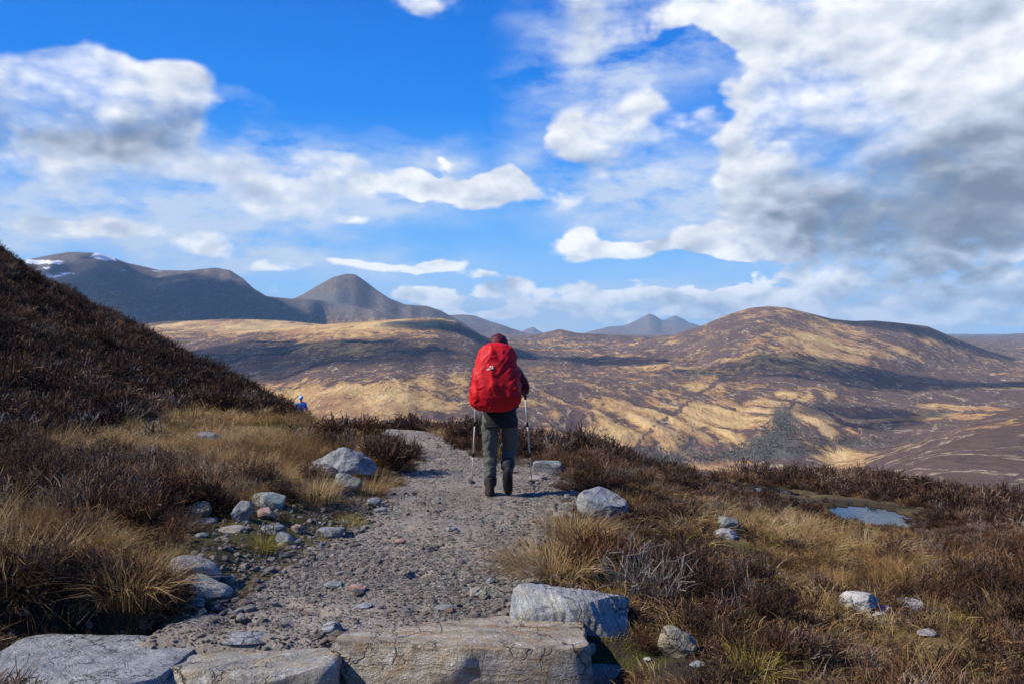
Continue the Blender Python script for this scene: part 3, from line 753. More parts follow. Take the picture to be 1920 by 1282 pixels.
def heather(name, mat, seed, n=46, hgt=0.30, rad=0.20, shoots=9, width=0.0048):
    """twiggy dome: woody stems, each with many short upright sprigs near its end"""
    rng = np.random.default_rng(seed)
    k = 4
    a = rng.random(n) * 2 * np.pi; q = np.sqrt(rng.random(n))
    s = np.linspace(0, 1, k)[None, :]
    L = hgt * (0.65 + 0.45 * rng.random(n)) * (1 - 0.35 * q**2)
    ex = rad * q
    P = np.stack([np.cos(a)[:, None] * ex[:, None] * (0.15 + 0.85 * s**0.9), np.sin(a)[:, None] * ex[:, None] * (0.15 + 0.85 * s**0.9), L[:, None] * s], -1)
    P += rng.normal(size=P.shape) * 0.016 * s[..., None]
    P[:, 0, 2] = -0.04
    pcs = [ribbons(P, width * 0.75, width * 0.5, rng, hs=np.linspace(0, 0.6, k), vs=0.15 + 0.3 * rng.random(n))]
    m = n * shoots
    src = np.repeat(np.arange(n), shoots); u = 0.35 + 0.65 * rng.random(m)
    fi = u * (k - 1); i0 = np.minimum(fi.astype(int), k - 2); f = (fi - i0)[:, None]
    b0 = P[src, i0] * (1 - f) + P[src, i0 + 1] * f
    ln = hgt * (0.16 + 0.22 * rng.random(m))
    dr = rng.normal(size=(m, 3)) * 0.55 + np.array([0, 0, 0.85]) + b0 * np.array([1.6, 1.6, 0])
    dr /= np.linalg.norm(dr, axis=1)[:, None]
    s3 = np.linspace(0, 1, 3)[None, :, None]
    Q = b0[:, None, :] + dr[:, None, :] * ln[:, None, None] * s3
    Q[:, 1] += rng.normal(size=(m, 3)) * 0.006
    pcs.append(ribbons(Q, width * 0.8, width * 1.05, rng, hs=np.array([0.45, 0.8, 1.0])))
    return plant_mesh(name, pcs, mat)

def moss_clump(name, mat, seed, n=160, rad=0.13):
    rng = np.random.default_rng(seed)
    a = rng.random(n) * 2 * np.pi; q = np.sqrt(rng.random(n)) * rad
    base = np.stack([np.cos(a) * q, np.sin(a) * q, 0.035 * (1 - (q / rad)**2) - 0.01], -1)
    dr = rng.normal(size=(n, 3)) * 0.5 + np.array([0, 0, 0.8])
    s = np.linspace(0, 1, 3)[None, :, None]
    P = base[:, None, :] + dr[:, None, :] * 0.035 * s
    return plant_mesh(name, [ribbons(P, 0.007, 0.005, rng)], mat)

def scatter(name, pts, rot, scl, idx, tint, protos, label, category):
    me = bpy.data.meshes.new(name)
    me.vertices.add(len(pts)); me.vertices.foreach_set('co', np.asarray(pts, np.float32).ravel())
    attr(me, 'rot', rot, 'FLOAT_VECTOR'); attr(me, 'scl', scl, 'FLOAT_VECTOR'); attr(me, 'idx', idx, 'INT'); attr(me, 'tint', tint)
    o = bpy.data.objects.new(name, me)
    c = bpy.data.collections.new(name + '_kinds')
    for i, pm in enumerate(protos):
        c.objects.link(bpy.data.objects.new('%s_kind_%02d' % (name, i), pm))
    ng = bpy.data.node_groups.new(name + '_scatter', 'GeometryNodeTree')
    ng.interface.new_socket('Geometry', in_out='INPUT', socket_type='NodeSocketGeometry')
    ng.interface.new_socket('Geometry', in_out='OUTPUT', socket_type='NodeSocketGeometry')
    N, L = ng.nodes, ng.links
    gi = N.new('NodeGroupInput'); go = N.new('NodeGroupOutput')
    ci = N.new('GeometryNodeCollectionInfo'); ci.inputs['Collection'].default_value = c
    ci.inputs['Separate Children'].default_value = True; ci.inputs['Reset Children'].default_value = True
    ip = N.new('GeometryNodeInstanceOnPoints'); ip.inputs['Pick Instance'].default_value = True
    def na(nm, typ):
        n = N.new('GeometryNodeInputNamedAttribute'); n.data_type = typ; n.inputs['Name'].default_value = nm
        return n.outputs['Attribute']
    L.new(gi.outputs[0], ip.inputs['Points']); L.new(ci.outputs[0], ip.inputs['Instance'])
    L.new(na('idx', 'INT'), ip.inputs['Instance Index'])
    er = N.new('FunctionNodeEulerToRotation'); L.new(na('rot', 'FLOAT_VECTOR'), er.inputs[0]); L.new(er.outputs[0], ip.inputs['Rotation'])
    L.new(na('scl', 'FLOAT_VECTOR'), ip.inputs['Scale'])
    L.new(ip.outputs[0], go.inputs[0])
    md = o.modifiers.new('scatter', 'NODES'); md.node_group = ng
    return link(o, label=label, category=category, kind='stuff')

def random_field(n, rng, az=(-50, 50), r=(3.0, 40.0), power=2.0):
    """points in a sector, denser near"""
    a = np.radians(rng.uniform(az[0], az[1], n))
    u = rng.random(n)
    R = r[0] * (r[1] / r[0]) ** u if power == 'log' else (r[0]**power + u * (r[1]**power - r[0]**power)) ** (1 / power)
    return R * np.sin(a), R * np.cos(a)

def clear_of(x, y, discs):
    k = np.ones(len(x), bool)
    for (qx, qy, r) in discs:
        k &= (x - qx)**2 + (y - qy)**2 > r * r
    return k

def not_water(x, y):
    k = np.ones(len(x), bool)
    for (qx, qy, ql, qw, qz, qa) in POOLS:
        c, s = math.cos(qa), math.sin(qa)
        u = ((x - qx) * c + (y - qy) * s) / ql; v = (-(x - qx) * s + (y - qy) * c) / qw
        k &= u * u + v * v > 1.0
    return k

PLANT = {}
SHORT = []          # places where the plants stay low: x, y, radius, amount
ROCK_DISCS = []
KEEP_CLEAR = []     # discs round the stones: x, y, radius

def plant_mats():
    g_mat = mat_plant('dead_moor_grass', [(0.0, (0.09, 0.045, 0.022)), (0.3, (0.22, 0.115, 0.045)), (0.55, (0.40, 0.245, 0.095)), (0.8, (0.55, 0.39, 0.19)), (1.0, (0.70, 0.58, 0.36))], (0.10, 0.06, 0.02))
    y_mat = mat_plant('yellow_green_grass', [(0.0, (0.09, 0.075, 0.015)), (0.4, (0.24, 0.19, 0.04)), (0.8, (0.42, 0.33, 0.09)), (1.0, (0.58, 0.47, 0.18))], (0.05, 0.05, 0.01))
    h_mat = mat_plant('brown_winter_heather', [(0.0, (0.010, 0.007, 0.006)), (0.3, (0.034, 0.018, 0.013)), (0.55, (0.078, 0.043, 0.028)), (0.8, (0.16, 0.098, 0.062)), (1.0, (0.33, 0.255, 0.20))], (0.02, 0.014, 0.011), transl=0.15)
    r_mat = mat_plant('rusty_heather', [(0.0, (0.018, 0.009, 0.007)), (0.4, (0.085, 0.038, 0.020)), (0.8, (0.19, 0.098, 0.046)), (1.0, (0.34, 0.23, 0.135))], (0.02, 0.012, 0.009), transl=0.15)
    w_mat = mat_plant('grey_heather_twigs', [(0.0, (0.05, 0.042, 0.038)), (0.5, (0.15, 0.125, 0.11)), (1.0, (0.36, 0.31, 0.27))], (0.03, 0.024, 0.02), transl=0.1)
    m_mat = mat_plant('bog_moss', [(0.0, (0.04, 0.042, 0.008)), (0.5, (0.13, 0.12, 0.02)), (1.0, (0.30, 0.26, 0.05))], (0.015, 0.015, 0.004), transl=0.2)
    for k, (nm, m_) in dict(G=('golden_grass', g_mat), Y=('green_grass', y_mat), H=('dark_heather', h_mat), R=('red_heather', r_mat), W=('grey_twigs', w_mat)).items():
        c_ = m_.copy(); c_.name = nm; tn = [n for n in c_.node_tree.nodes if n.bl_idname == 'ShaderNodeAttribute' and n.attribute_name == 'tint'][0]
        for l in list(tn.outputs['Fac'].links):
            l.to_socket.default_value = {'G': 0.85, 'Y': 0.7, 'H': 0.5, 'R': 0.6, 'W': 0.7}[k]; c_.node_tree.links.remove(l)
        PLANT[k] = c_
    PLANT.update(g=g_mat, y=y_mat, h=h_mat, r=r_mat, w=w_mat, m=m_mat)

def build_plants():
    rng = np.random.default_rng(21)
    g_mat, y_mat, h_mat, r_mat, w_mat, m_mat = (PLANT[k] for k in 'gyhrwm')
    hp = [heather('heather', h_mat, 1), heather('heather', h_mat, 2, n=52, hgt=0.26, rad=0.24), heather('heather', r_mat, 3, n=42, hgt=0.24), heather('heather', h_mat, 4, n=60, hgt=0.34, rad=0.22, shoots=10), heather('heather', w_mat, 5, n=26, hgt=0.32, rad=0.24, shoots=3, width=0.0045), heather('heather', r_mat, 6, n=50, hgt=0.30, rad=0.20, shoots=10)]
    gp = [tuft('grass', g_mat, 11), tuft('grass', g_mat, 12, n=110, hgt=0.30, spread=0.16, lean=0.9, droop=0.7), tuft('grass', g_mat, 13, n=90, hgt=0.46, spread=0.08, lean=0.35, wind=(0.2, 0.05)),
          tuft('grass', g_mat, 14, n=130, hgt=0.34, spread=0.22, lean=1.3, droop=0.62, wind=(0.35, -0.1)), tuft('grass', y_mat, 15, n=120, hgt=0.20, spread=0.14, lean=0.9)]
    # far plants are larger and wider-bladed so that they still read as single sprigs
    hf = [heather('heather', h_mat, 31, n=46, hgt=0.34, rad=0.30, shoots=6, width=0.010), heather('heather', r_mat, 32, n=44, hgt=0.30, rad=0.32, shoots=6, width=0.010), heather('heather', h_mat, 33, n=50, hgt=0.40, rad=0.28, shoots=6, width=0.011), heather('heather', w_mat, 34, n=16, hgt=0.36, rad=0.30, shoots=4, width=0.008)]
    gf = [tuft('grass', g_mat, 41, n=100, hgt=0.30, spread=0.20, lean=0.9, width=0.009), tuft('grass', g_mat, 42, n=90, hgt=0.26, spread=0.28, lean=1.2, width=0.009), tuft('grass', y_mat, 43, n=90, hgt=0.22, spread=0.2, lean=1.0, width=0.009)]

    def place(n, r, az, sel, size, protos, weights, tilt=0.18, clear=KEEP_CLEAR, short=0.62):
        x, y = random_field(n, rng, az, r)
        off = path_mask(x, y) < 0.25
        off &= clear_of(x, y, clear) & not_water(x, y)
        gq = grassiness(x, y)
        off &= sel(gq, x, y)
        yy = np.maximum(y, .5); rc = np.interp(x / yy, CA, CR) * np.sqrt(1 + np.minimum((x / yy)**2, 2.0))
        off &= np.hypot(x, y) < rc + 6
        x, y, gq = x[off], y[off], gq[off]; k = len(x)
        z = ground_z(x, y)
        e = 0.15
        sx = (ground_z(x + e, y) - ground_z(x - e, y)) / (2 * e); sy = (ground_z(x, y + e) - ground_z(x, y - e)) / (2 * e)
        edge = sstep(0.0, 0.7, np.maximum(np.interp(y, PY, PL) - x, x - np.interp(y, PY, PR)))
        s = size[0] + (size[1] - size[0]) * rng.random(k)**1.4
        s = s * (0.42 + 0.58 * edge)
        lowcover = np.clip(paint(x, y, MOSS_SPOTS) + paint(x, y, BARE_SPOTS), 0, 1)
        s = s * (1 - 0.55 * lowcover)
        for q in POOLS: s = s * (1 - 0.45 * np.exp(-((x - q[0])**2 + (y - q[1] + 0.8)**2) / 4.0))
        s = s * (1 - short * np.clip(paint(x, y, SHORT) + paint(x, y, [(q[0] * (1 - 1.3 / q[1]), q[1] - 1.3, 1.1, 1.0) for q in POOLS]), 0, 1))
        rot = np.stack([np.arctan(sy) * 0.6 + rng.normal(size=k) * tilt, -np.arctan(sx) * 0.6 + rng.normal(size=k) * tilt, rng.random(k) * 2 * np.pi], -1)
        keep = rng.random(k) > lowcover * 0.85
        scl = np.stack([s, s, s * (0.75 + 0.4 * rng.random(k))], -1)
        idx = rng.choice(len(protos), size=k, p=np.array(weights) / sum(weights))
        tn = np.clip(-0.10 * sstep(-5.0, -9.0, x) + 0.5 + 0.75 * fbm(x * 0.55, y * 0.55, 30.0, 4) + 0.22 * rng.normal(size=k), 0, 1)  # lower tint on the left hillside puts its shade into the plant colour
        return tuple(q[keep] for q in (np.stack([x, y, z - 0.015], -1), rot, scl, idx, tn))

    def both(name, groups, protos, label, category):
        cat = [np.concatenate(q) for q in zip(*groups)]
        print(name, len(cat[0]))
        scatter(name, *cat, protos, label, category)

    heath = lambda th: (lambda g, x, y: g + 0.25 * rng.normal(size=len(g)) < th)
    grass = lambda th: (lambda g, x, y: g + 0.34 * rng.normal(size=len(g)) > th)
    shift = lambda gr, o: (gr[0], gr[1], gr[2], gr[3] + o, gr[4])
    def lip(n, protos, weights, size):
        x = rng.uniform(-3.6, -1.95, n); y = lip_y(x) + rng.uniform(0.0, 0.16, n)
        z = ground_z(x, y + 0.06)
        s = rng.uniform(size[0], size[1], n)
        rot = np.stack([rng.uniform(0.35, 1.15, n), rng.normal(size=n) * 0.3, rng.normal(size=n) * 0.6], -1)
        return np.stack([x, y, z - 0.02], -1), rot, np.stack([s, s, s], -1), rng.choice(len(protos), size=n, p=np.array(weights) / sum(weights)), np.clip(rng.normal(size=n) * 0.2 + 0.45, 0, 1)
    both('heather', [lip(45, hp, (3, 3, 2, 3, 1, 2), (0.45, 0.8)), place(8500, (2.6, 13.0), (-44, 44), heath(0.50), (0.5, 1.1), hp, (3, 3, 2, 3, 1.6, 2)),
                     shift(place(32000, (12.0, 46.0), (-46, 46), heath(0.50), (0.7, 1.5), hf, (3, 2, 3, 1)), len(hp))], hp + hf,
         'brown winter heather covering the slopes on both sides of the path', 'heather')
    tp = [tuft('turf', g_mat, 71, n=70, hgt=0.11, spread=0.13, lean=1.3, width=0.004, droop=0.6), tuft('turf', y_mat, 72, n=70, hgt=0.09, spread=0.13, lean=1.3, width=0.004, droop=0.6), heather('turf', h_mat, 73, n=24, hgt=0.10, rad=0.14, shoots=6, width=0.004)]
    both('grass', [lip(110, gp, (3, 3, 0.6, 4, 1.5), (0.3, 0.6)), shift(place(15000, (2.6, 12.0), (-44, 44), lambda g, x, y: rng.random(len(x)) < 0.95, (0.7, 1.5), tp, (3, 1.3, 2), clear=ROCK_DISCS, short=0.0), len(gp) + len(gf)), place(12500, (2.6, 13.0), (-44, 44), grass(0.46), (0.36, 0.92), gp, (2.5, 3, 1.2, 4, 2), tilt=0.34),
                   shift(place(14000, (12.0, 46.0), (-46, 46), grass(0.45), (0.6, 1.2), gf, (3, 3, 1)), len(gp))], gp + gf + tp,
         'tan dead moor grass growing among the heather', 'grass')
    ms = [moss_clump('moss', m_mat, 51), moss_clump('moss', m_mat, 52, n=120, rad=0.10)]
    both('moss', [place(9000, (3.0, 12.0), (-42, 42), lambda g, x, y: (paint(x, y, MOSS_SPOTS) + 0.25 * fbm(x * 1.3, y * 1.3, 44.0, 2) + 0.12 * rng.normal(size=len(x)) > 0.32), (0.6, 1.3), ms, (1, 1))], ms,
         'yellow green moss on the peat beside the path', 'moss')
    # tall single bents standing above the rest
    bp = [tuft('bents', g_mat, 61, n=9, hgt=0.55, spread=0.10, lean=0.22, width=0.0035, droop=0.2), tuft('bents', g_mat, 62, n=6, hgt=0.7, spread=0.14, lean=0.3, width=0.0035, droop=0.25)]
    both('bents', [place(1500, (2.8, 16.0), (-42, 42), lambda g, x, y: rng.random(len(x)) < 0.75, (0.5, 1.0), bp, (1, 1))], bp,
         'thin pale bent grass stems standing above the heather', 'grass stems')

# ---------------------------------------------------------------- stones
def mat_rock(name, dark, mid, light, band=0.0, band_dir=(0.2, 0.3, 1.0), lichen=None, scale=1.0, stain=None):
    m, t, b = new_mat(name)
    oc = t.node('ShaderNodeTexCoord').outputs['Object']
    oi = t.node('ShaderNodeObjectInfo')
    p = t.vmath('ADD', oc, t.vmath('SCALE', (13.0, 7.0, 5.0), scale=oi.outputs['Random']))
    n1 = t.noise(p, 4.0 * scale, 6, 0.65, 0.3); n2 = t.noise(p, 45.0 * scale, 5, 0.7); n3 = t.noise(p, 11.0 * scale, 5, 0.6)
    f = t.math('ADD', t.math('MULTIPLY', n1, 0.7), t.math('MULTIPLY', n2, 0.45))
    if band:
        s = t.vmath('DOT_PRODUCT', p, band_dir)
        s = t.math('ADD', t.math('MULTIPLY', s, 30.0), t.math('MULTIPLY', n1, 4.0))
        bn = t.noise(t.vmath('SCALE', (1.0, 0.37, 0.0), scale=s), 1.0, 4, 0.7)
        f = t.math('ADD', t.math('MULTIPLY', f, 1 - band), t.math('MULTIPLY', bn, band * 1.15))
    dark, mid, light = (tuple(q * k for q in c_) for c_, k in ((dark, 0.72), (mid, 0.80), (light, 0.86)))
    c = t.ramp(f, [(0.34, dark), (0.56, mid), (0.78, light)])
    if stain:
        c = t.mix(t.math('MULTIPLY', t.mapr(n3, 0.50, 0.66), 0.7), c, stain)
    if lichen:
        v = t.noise(p, 16.0 * scale, 5, 0.75)
        c = t.mix(t.math('MULTIPLY', t.mapr(v, 0.56, 0.66), 0.75), c, lichen)
    c = t.mix(t.math('MULTIPLY', t.mapr(t.noise(p, 8.0 * scale, 3, 0.5, 1.5), 0.62, 0.66), 0.55), c, (0.035, 0.033, 0.032))
    cv = t.node('ShaderNodeTexVoronoi'); cv.feature = 'DISTANCE_TO_EDGE'; cv.inputs['Scale'].default_value = 5.5 * scale
    t.l.new(t.vmath('ADD', p, t.vmath('SCALE', t.noise(p, 6.0 * scale, 4, 0.6, color=True), scale=0.22 / scale)), cv.inputs['Vector'])
    crack = t.math('MULTIPLY', t.mapr(cv.outputs['Distance'], 0.0, 0.035, 1.0, 0.0), t.mapr(t.noise(p, 2.5 * scale, 2, 0.5), 0.45, 0.60))
    c = t.mix(t.math('MULTIPLY', crack, 0.75), c, (0.045, 0.040, 0.035))
    sp = t.noise(p, 150.0 * scale, 2, 0.6)
    c = t.mix(1.0, c, t.ramp(sp, [(0.30, (0.55, 0.55, 0.56)), (0.5, (0.95, 0.95, 0.95)), (0.7, (1.25, 1.25, 1.24))]), 'MULTIPLY')
    c = t.mix(t.math('MULTIPLY', t.mapr(t.noise(p, 3.0 * scale, 5, 0.7), 0.5, 0.7), 0.45), c, (0.09, 0.085, 0.075))
    t.l.new(c, b.inputs['Base Color']); b.inputs['Roughness'].default_value = 0.82; b.inputs['Specular IOR Level'].default_value = 0.3
    hh = t.math('ADD', t.math('MULTIPLY', n3, 1.0), t.math('MULTIPLY', n2, 0.5))
    if band: hh = t.math('ADD', hh, t.math('MULTIPLY', bn, 1.2))
    bump(t, b, t.math('SUBTRACT', t.math('ADD', hh, t.math('MULTIPLY', sp, 0.25)), t.math('MULTIPLY', crack, 0.9)), 1.0, 0.022)
    return m

def rock_mesh(name, size, seed, boxy=3.0, cuts=7, sub=4, rough=0.06, strata=0.0, strata_dir=(0.1, 0.2, 1.0), mat=None, taper=0.0, flat_top=False):
    rng = np.random.default_rng(seed)
    bm = bmesh.new(); bmesh.ops.create_icosphere(bm, subdivisions=sub, radius=1.0)
    v = np.array([p.co[:] for p in bm.verts]); f = np.array([[q.index for q in fc.verts] for fc in bm.faces]); bm.free()
    v = v / (np.sum(np.abs(v)**boxy, 1)**(1 / boxy))[:, None]
    ext = np.abs(v).max(0)
    v = v / ext
    v[:, :2] *= (1 - taper * (v[:, 2:3] + 1) / 2)
    # broken facets
    for i in range(cuts):
        n = rng.normal(size=3); n[2] = n[2] * 0.8 + (0.25 if not flat_top else -0.1); n /= np.linalg.norm(n)
        sup = (v @ n).max(); d = sup * rng.uniform(0.60, 0.88)
        v -= np.maximum(v @ n - d, 0)[:, None] * n[None, :]
    if flat_top:
        v[:, 2] = np.minimum(v[:, 2], 0.80 + 0.10 * v[:, 0] * rng.uniform(-1, 1) + 0.1 * v[:, 1] * rng.uniform(-1, 1))
    lo, hi = v.min(0), v.max(0); v = (v - (lo + hi) / 2) / ((hi - lo) / 2)
    half = np.array(size) / 2
    v = v * half
    sc_ = np.mean(size)
    nr = v / (np.linalg.norm(v / half, axis=1)[:, None] + 1e-6); nr /= np.linalg.norm(nr, axis=1)[:, None] + 1e-9
    q = v / sc_
    dsp = rough * sc_ * (0.8 * fbm(q[:, 0] * 2.2 + seed, q[:, 1] * 2.2, q[:, 2] * 2.2, 4, 0.5) + 0.35 * (ridged(q[:, 0] * 4.1, q[:, 1] * 4.1 + seed, q[:, 2] * 4.1, 3) - 0.75))
    if strata:
        sd = np.array(strata_dir, float); sd /= np.linalg.norm(sd)
        h = v @ sd / sc_ * 9 + fbm(q[:, 0] * 1.5, q[:, 1] * 1.5, q[:, 2] * 1.5 + seed, 2) * 1.2
        dsp = dsp + strata * sc_ * (pnoise(h, seed * 1.7 + 0 * h, 0 * h) + 0.5 * pnoise(h * 2.3, seed * 0.7 + 0 * h, 0 * h))
    v = v + nr * dsp[:, None]
    me = mesh_from(name, v, f, mat)
    me.set_sharp_from_angle(angle=math.radians(34))
    return me

ROCK = {}
BASE_DISCS = []     # ground the stones themselves stand on
def rock_mats():
    ROCK['grey'] = mat_rock('grey_schist', (0.13, 0.14, 0.15), (0.30, 0.31, 0.32), (0.48, 0.48, 0.47), band=0.35, lichen=(0.55, 0.56, 0.52))
    ROCK['blue'] = mat_rock('blue_grey_quartzite', (0.17, 0.18, 0.19), (0.34, 0.355, 0.37), (0.52, 0.53, 0.535), band=0.2, lichen=(0.50, 0.50, 0.47), scale=1.2)
    ROCK['tan'] = mat_rock('ochre_stained_slab', (0.16, 0.12, 0.08), (0.46, 0.39, 0.29), (0.64, 0.59, 0.50), band=0.55, band_dir=(0.05, 0.55, 0.8), stain=(0.33, 0.20, 0.09), lichen=(0.56, 0.54, 0.50))
    ROCK['pale'] = mat_rock('pale_flagstone', (0.16, 0.145, 0.12), (0.38, 0.355, 0.30), (0.56, 0.54, 0.49), band=0.45, band_dir=(-0.3, 0.3, 0.9), stain=(0.36, 0.27, 0.15), lichen=(0.6, 0.6, 0.57))
    ROCK['quartz'] = mat_rock('white_quartz', (0.40, 0.39, 0.37), (0.60, 0.59, 0.57), (0.78, 0.77, 0.75), stain=(0.42, 0.36, 0.28), scale=1.4)
    ROCK['block'] = mat_rock('banded_grey_block', (0.12, 0.135, 0.15), (0.33, 0.345, 0.355), (0.66, 0.66, 0.64), band=0.5, band_dir=(0.9, 0.3, 0.25), lichen=(0.58, 0.58, 0.53), stain=(0.36, 0.32, 0.24))
    ROCK['green'] = mat_rock('green_grey_lichened', (0.13, 0.15, 0.135), (0.29, 0.32, 0.28), (0.46, 0.48, 0.42), lichen=(0.52, 0.55, 0.46))
    ROCK['ochre'] = mat_rock('ochre_lichened', (0.15, 0.12, 0.07), (0.36, 0.31, 0.21), (0.54, 0.50, 0.40), band=0.5, band_dir=(0.6, 0.1, -0.6), lichen=(0.55, 0.56, 0.48))
    ROCK['pink'] = mat_rock('pink_granite', (0.30, 0.17, 0.13), (0.50, 0.31, 0.25), (0.62, 0.44, 0.37), scale=1.3)

def stone(name, px, py, w_px, h_px, depth, mat, seed, label, cat='rock', sink=0.25, rz=0.0, tilt=(0, 0), y=None, z=None, group=None, open_=0.0, **kw):
    """a stone whose outline covers w_px by h_px of the photograph, its foot at (px, py)"""
    gx, gy, g_z = on_ground(px, py)
    if y is not None: gy = y; gx = (px - 960) / F * y; g_z = z if z is not None else EYE + (HZ - py) / F * y
    s = gy / F
    w = w_px * s; h = h_px * s
    dep = depth * w
    # a view from above shows some of the top as well
    look = (EYE - g_z) / gy
    hz = max(0.35 * h, h - dep * look * 0.8)
    me = rock_mesh(name, (w * 1.04, dep, hz * (1 + sink)), seed, mat=ROCK[mat], **kw)
    o = bpy.data.objects.new(name, me)
    o.location = (gx, gy + dep * 0.42, g_z - hz * sink + hz * (1 + sink) / 2)
    o.rotation_euler = (tilt[0], tilt[1], rz)
    KEEP_CLEAR.append((gx, gy + dep * 0.35, 0.40 * max(w, dep))); ROCK_DISCS.append((gx, gy + dep * 0.42, 0.42 * w)); BASE_DISCS.append((gx, gy + dep * 0.42, 0.40 * min(w, dep * 1.3))); ROCK_DISCS.append((gx * (1 - 0.45 * w / gy), gy - 0.45 * w, 0.45 * w + 0.05))
    ROCK_DISCS.append((gx * (1 - (w + .06) / gy), gy - w - 0.06, 0.4 * w + 0.03))
    KEEP_CLEAR.append((gx * (1 - 0.5 * w / gy), gy - 0.5 * w, 0.42 * w + 0.06))
    if open_ > 0: KEEP_CLEAR.append((gx * (1 - open_ / gy), gy - open_, open_ * 0.8)); SHORT.append((gx * (1 - 2.2 * open_ / gy), gy - 2.2 * open_, 0.7, 1.0))
    return link(o, label=label, category=cat, group=group)

def build_stones():
    rock_mats()
    R_ = lambda *a, **k: stone('rock', *a, group='stones along the path and on the moor', **k)
    # steps at the near end of the path
    def slab(px0, px1, row_back, row_front, y_back, y_front, thick, mat, seed, label, **kw):
        xb0 = (px0 - 960) / F * (y_back + y_front) / 2; xb1 = (px1 - 960) / F * (y_back + y_front) / 2
        zb = EYE + (HZ - row_back) / F * y_back; zf = EYE + (HZ - row_front) / F * y_front
        w = xb1 - xb0; d = y_back - y_front
        me = rock_mesh('stone_slab', (w, d * 1.06, thick), seed, mat=ROCK[mat], **kw)
        o = bpy.data.objects.new('stone_slab', me)
        o.location = ((xb0 + xb1) / 2, (y_back + y_front) / 2, (zb + zf) / 2 - thick / 2 + 0.01)
        o.rotation_euler = (math.atan2(zb - zf, d), 0, 0)
        for q in np.linspace(0.15, 0.85, 4): KEEP_CLEAR.append((xb0 + w * q, (y_back + y_front) / 2, 0.55 * d)); ROCK_DISCS.append((xb0 + w * q, (y_back + y_front) / 2, 0.6 * d))
        link(o, label=label, category='stone slab', group='slabs forming the step across the path')
    slab(636, 1104, 1158, 1222, 4.36, 3.84, 0.40, 'tan', 101, 'long ochre streaked step slab across the path, widest of the three', boxy=9, cuts=5, sub=6, rough=0.035, strata=0.008, strata_dir=(0.05, 0.5, 0.85), flat_top=True)
    slab(326, 640, 1200, 1262, 4.14, 3.66, 0.34, 'pale', 102, 'cracked pale step slab between the grey slab and the long ochre slab', boxy=8, cuts=5, sub=6, rough=0.05, strata=0.014, strata_dir=(-0.3, 0.3, 0.9), flat_top=True)
    slab(-40, 330, 1184, 1300, 4.20, 3.45, 0.40, 'blue', 103, 'broad blue grey step slab in the corner under the dark peat bank', boxy=7, cuts=5, sub=6, rough=0.03, strata=0.0, flat_top=True)
    # stones of the right-hand verge
    R_(1072, 1188, 212, 100, 0.62, 'block', 111, 'big angular grey block with white quartz end beside the long step slab', boxy=9, cuts=9, sub=6, rough=0.05, strata=0.022, strata_dir=(0.9, 0.2, 0.2), rz=-0.12, tilt=(0, 0.07))
    R_(1276, 1238, 74, 66, 0.8, 'ochre', 112, 'ochre lichened upright boulder in the heather below the big block', boxy=2.6, cuts=8, sub=5, rough=0.06, tilt=(0, 0.25), open_=0.22)
    R_(1132, 972, 92, 62, 0.7, 'blue', 113, 'blue grey lichened boulder behind the golden tussock', boxy=2.8, cuts=8, sub=5, rough=0.08, tilt=(0, 0.25), open_=0.22)
    R_(1028, 890, 54, 28, 0.7, 'grey', 114, 'squared grey block at the path edge beside the right walking pole', boxy=6, cuts=4, sub=5, rough=0.03)
    R_(1104, 1240, 28, 32, 0.8, 'green', 115, 'small grey stone wedged between long step slab and ochre boulder', boxy=2.6, cuts=7, sub=4)
    R_(1150, 1284, 26, 16, 0.9, 'pale', 116, 'small pale stone at the bottom edge below the ochre boulder', boxy=2.6, cuts=7, sub=4)
    R_(1216, 1245, 14, 9, 0.9, 'quartz', 117, 'tiny white stone on the peat just left of the ochre boulder', cuts=6, sub=3)
    R_(1310, 1255, 30, 16, 0.9, 'grey', 118, 'low grey stone tucked against the foot of the ochre boulder', cuts=6, sub=4)
    # white stones in the boggy grass
    R_(1623, 1150, 72, 48, 0.8, 'quartz', 121, 'largest white quartz rock in the pale grass', boxy=2.4, cuts=9, sub=5, rough=0.07, taper=0.35, open_=0.22, sink=0.08)
    R_(1715, 1150, 57, 33, 0.8, 'quartz', 122, 'second white quartz rock a little to the side of the largest', boxy=2.4, cuts=9, sub=5, rough=0.07, open_=0.22, sink=0.08)
    R_(1667, 1150, 24, 15, 0.9, 'quartz', 123, 'small white stone lying between the two white quartz rocks', cuts=7, sub=4, sink=0.08)
    R_(1652, 1158, 26, 12, 0.9, 'quartz', 124, 'flat white chip at the front foot of the largest quartz rock', cuts=7, sub=4, sink=0.08)
    R_(1682, 1118, 18, 10, 0.9, 'quartz', 125, 'small pale stone behind the pair of white quartz rocks', cuts=7, sub=3, sink=0.08)
    R_(1703, 1122, 18, 12, 0.9, 'quartz', 126, 'small pale stone just behind the second white quartz rock', cuts=7, sub=3, sink=0.08)
    R_(1746, 1198, 35, 19, 0.9, 'quartz', 127, 'lone low white stone in dead grass nearer than the quartz pair', cuts=7, sub=4, open_=0.22, sink=0.08)
    R_(1372, 1000, 41, 33, 0.8, 'green', 128, 'grey green rock leaning above a white one in the heather', boxy=4, cuts=6, sub=5, tilt=(0, 0.3), open_=0.22, sink=0.08)
    R_(1366, 1013, 44, 24, 0.8, 'quartz', 129, 'white rock under the leaning grey green rock', cuts=8, sub=5, open_=0.22, sink=0.08)
    R_(1350, 988, 12, 10, 0.9, 'quartz', 130, 'tiny white stone left of the leaning grey green rock', cuts=6, sub=3, sink=0.08)
    R_(1312, 942, 16, 12, 0.8, 'pale', 131, 'small pale stone showing through the heather on the near rise', cuts=7, sub=4, open_=0.22)
    R_(1265, 944, 28, 10, 0.9, 'grey', 132, 'flat grey stone sunk in the heather on the near rise', cuts=6, sub=4, open_=0.22)
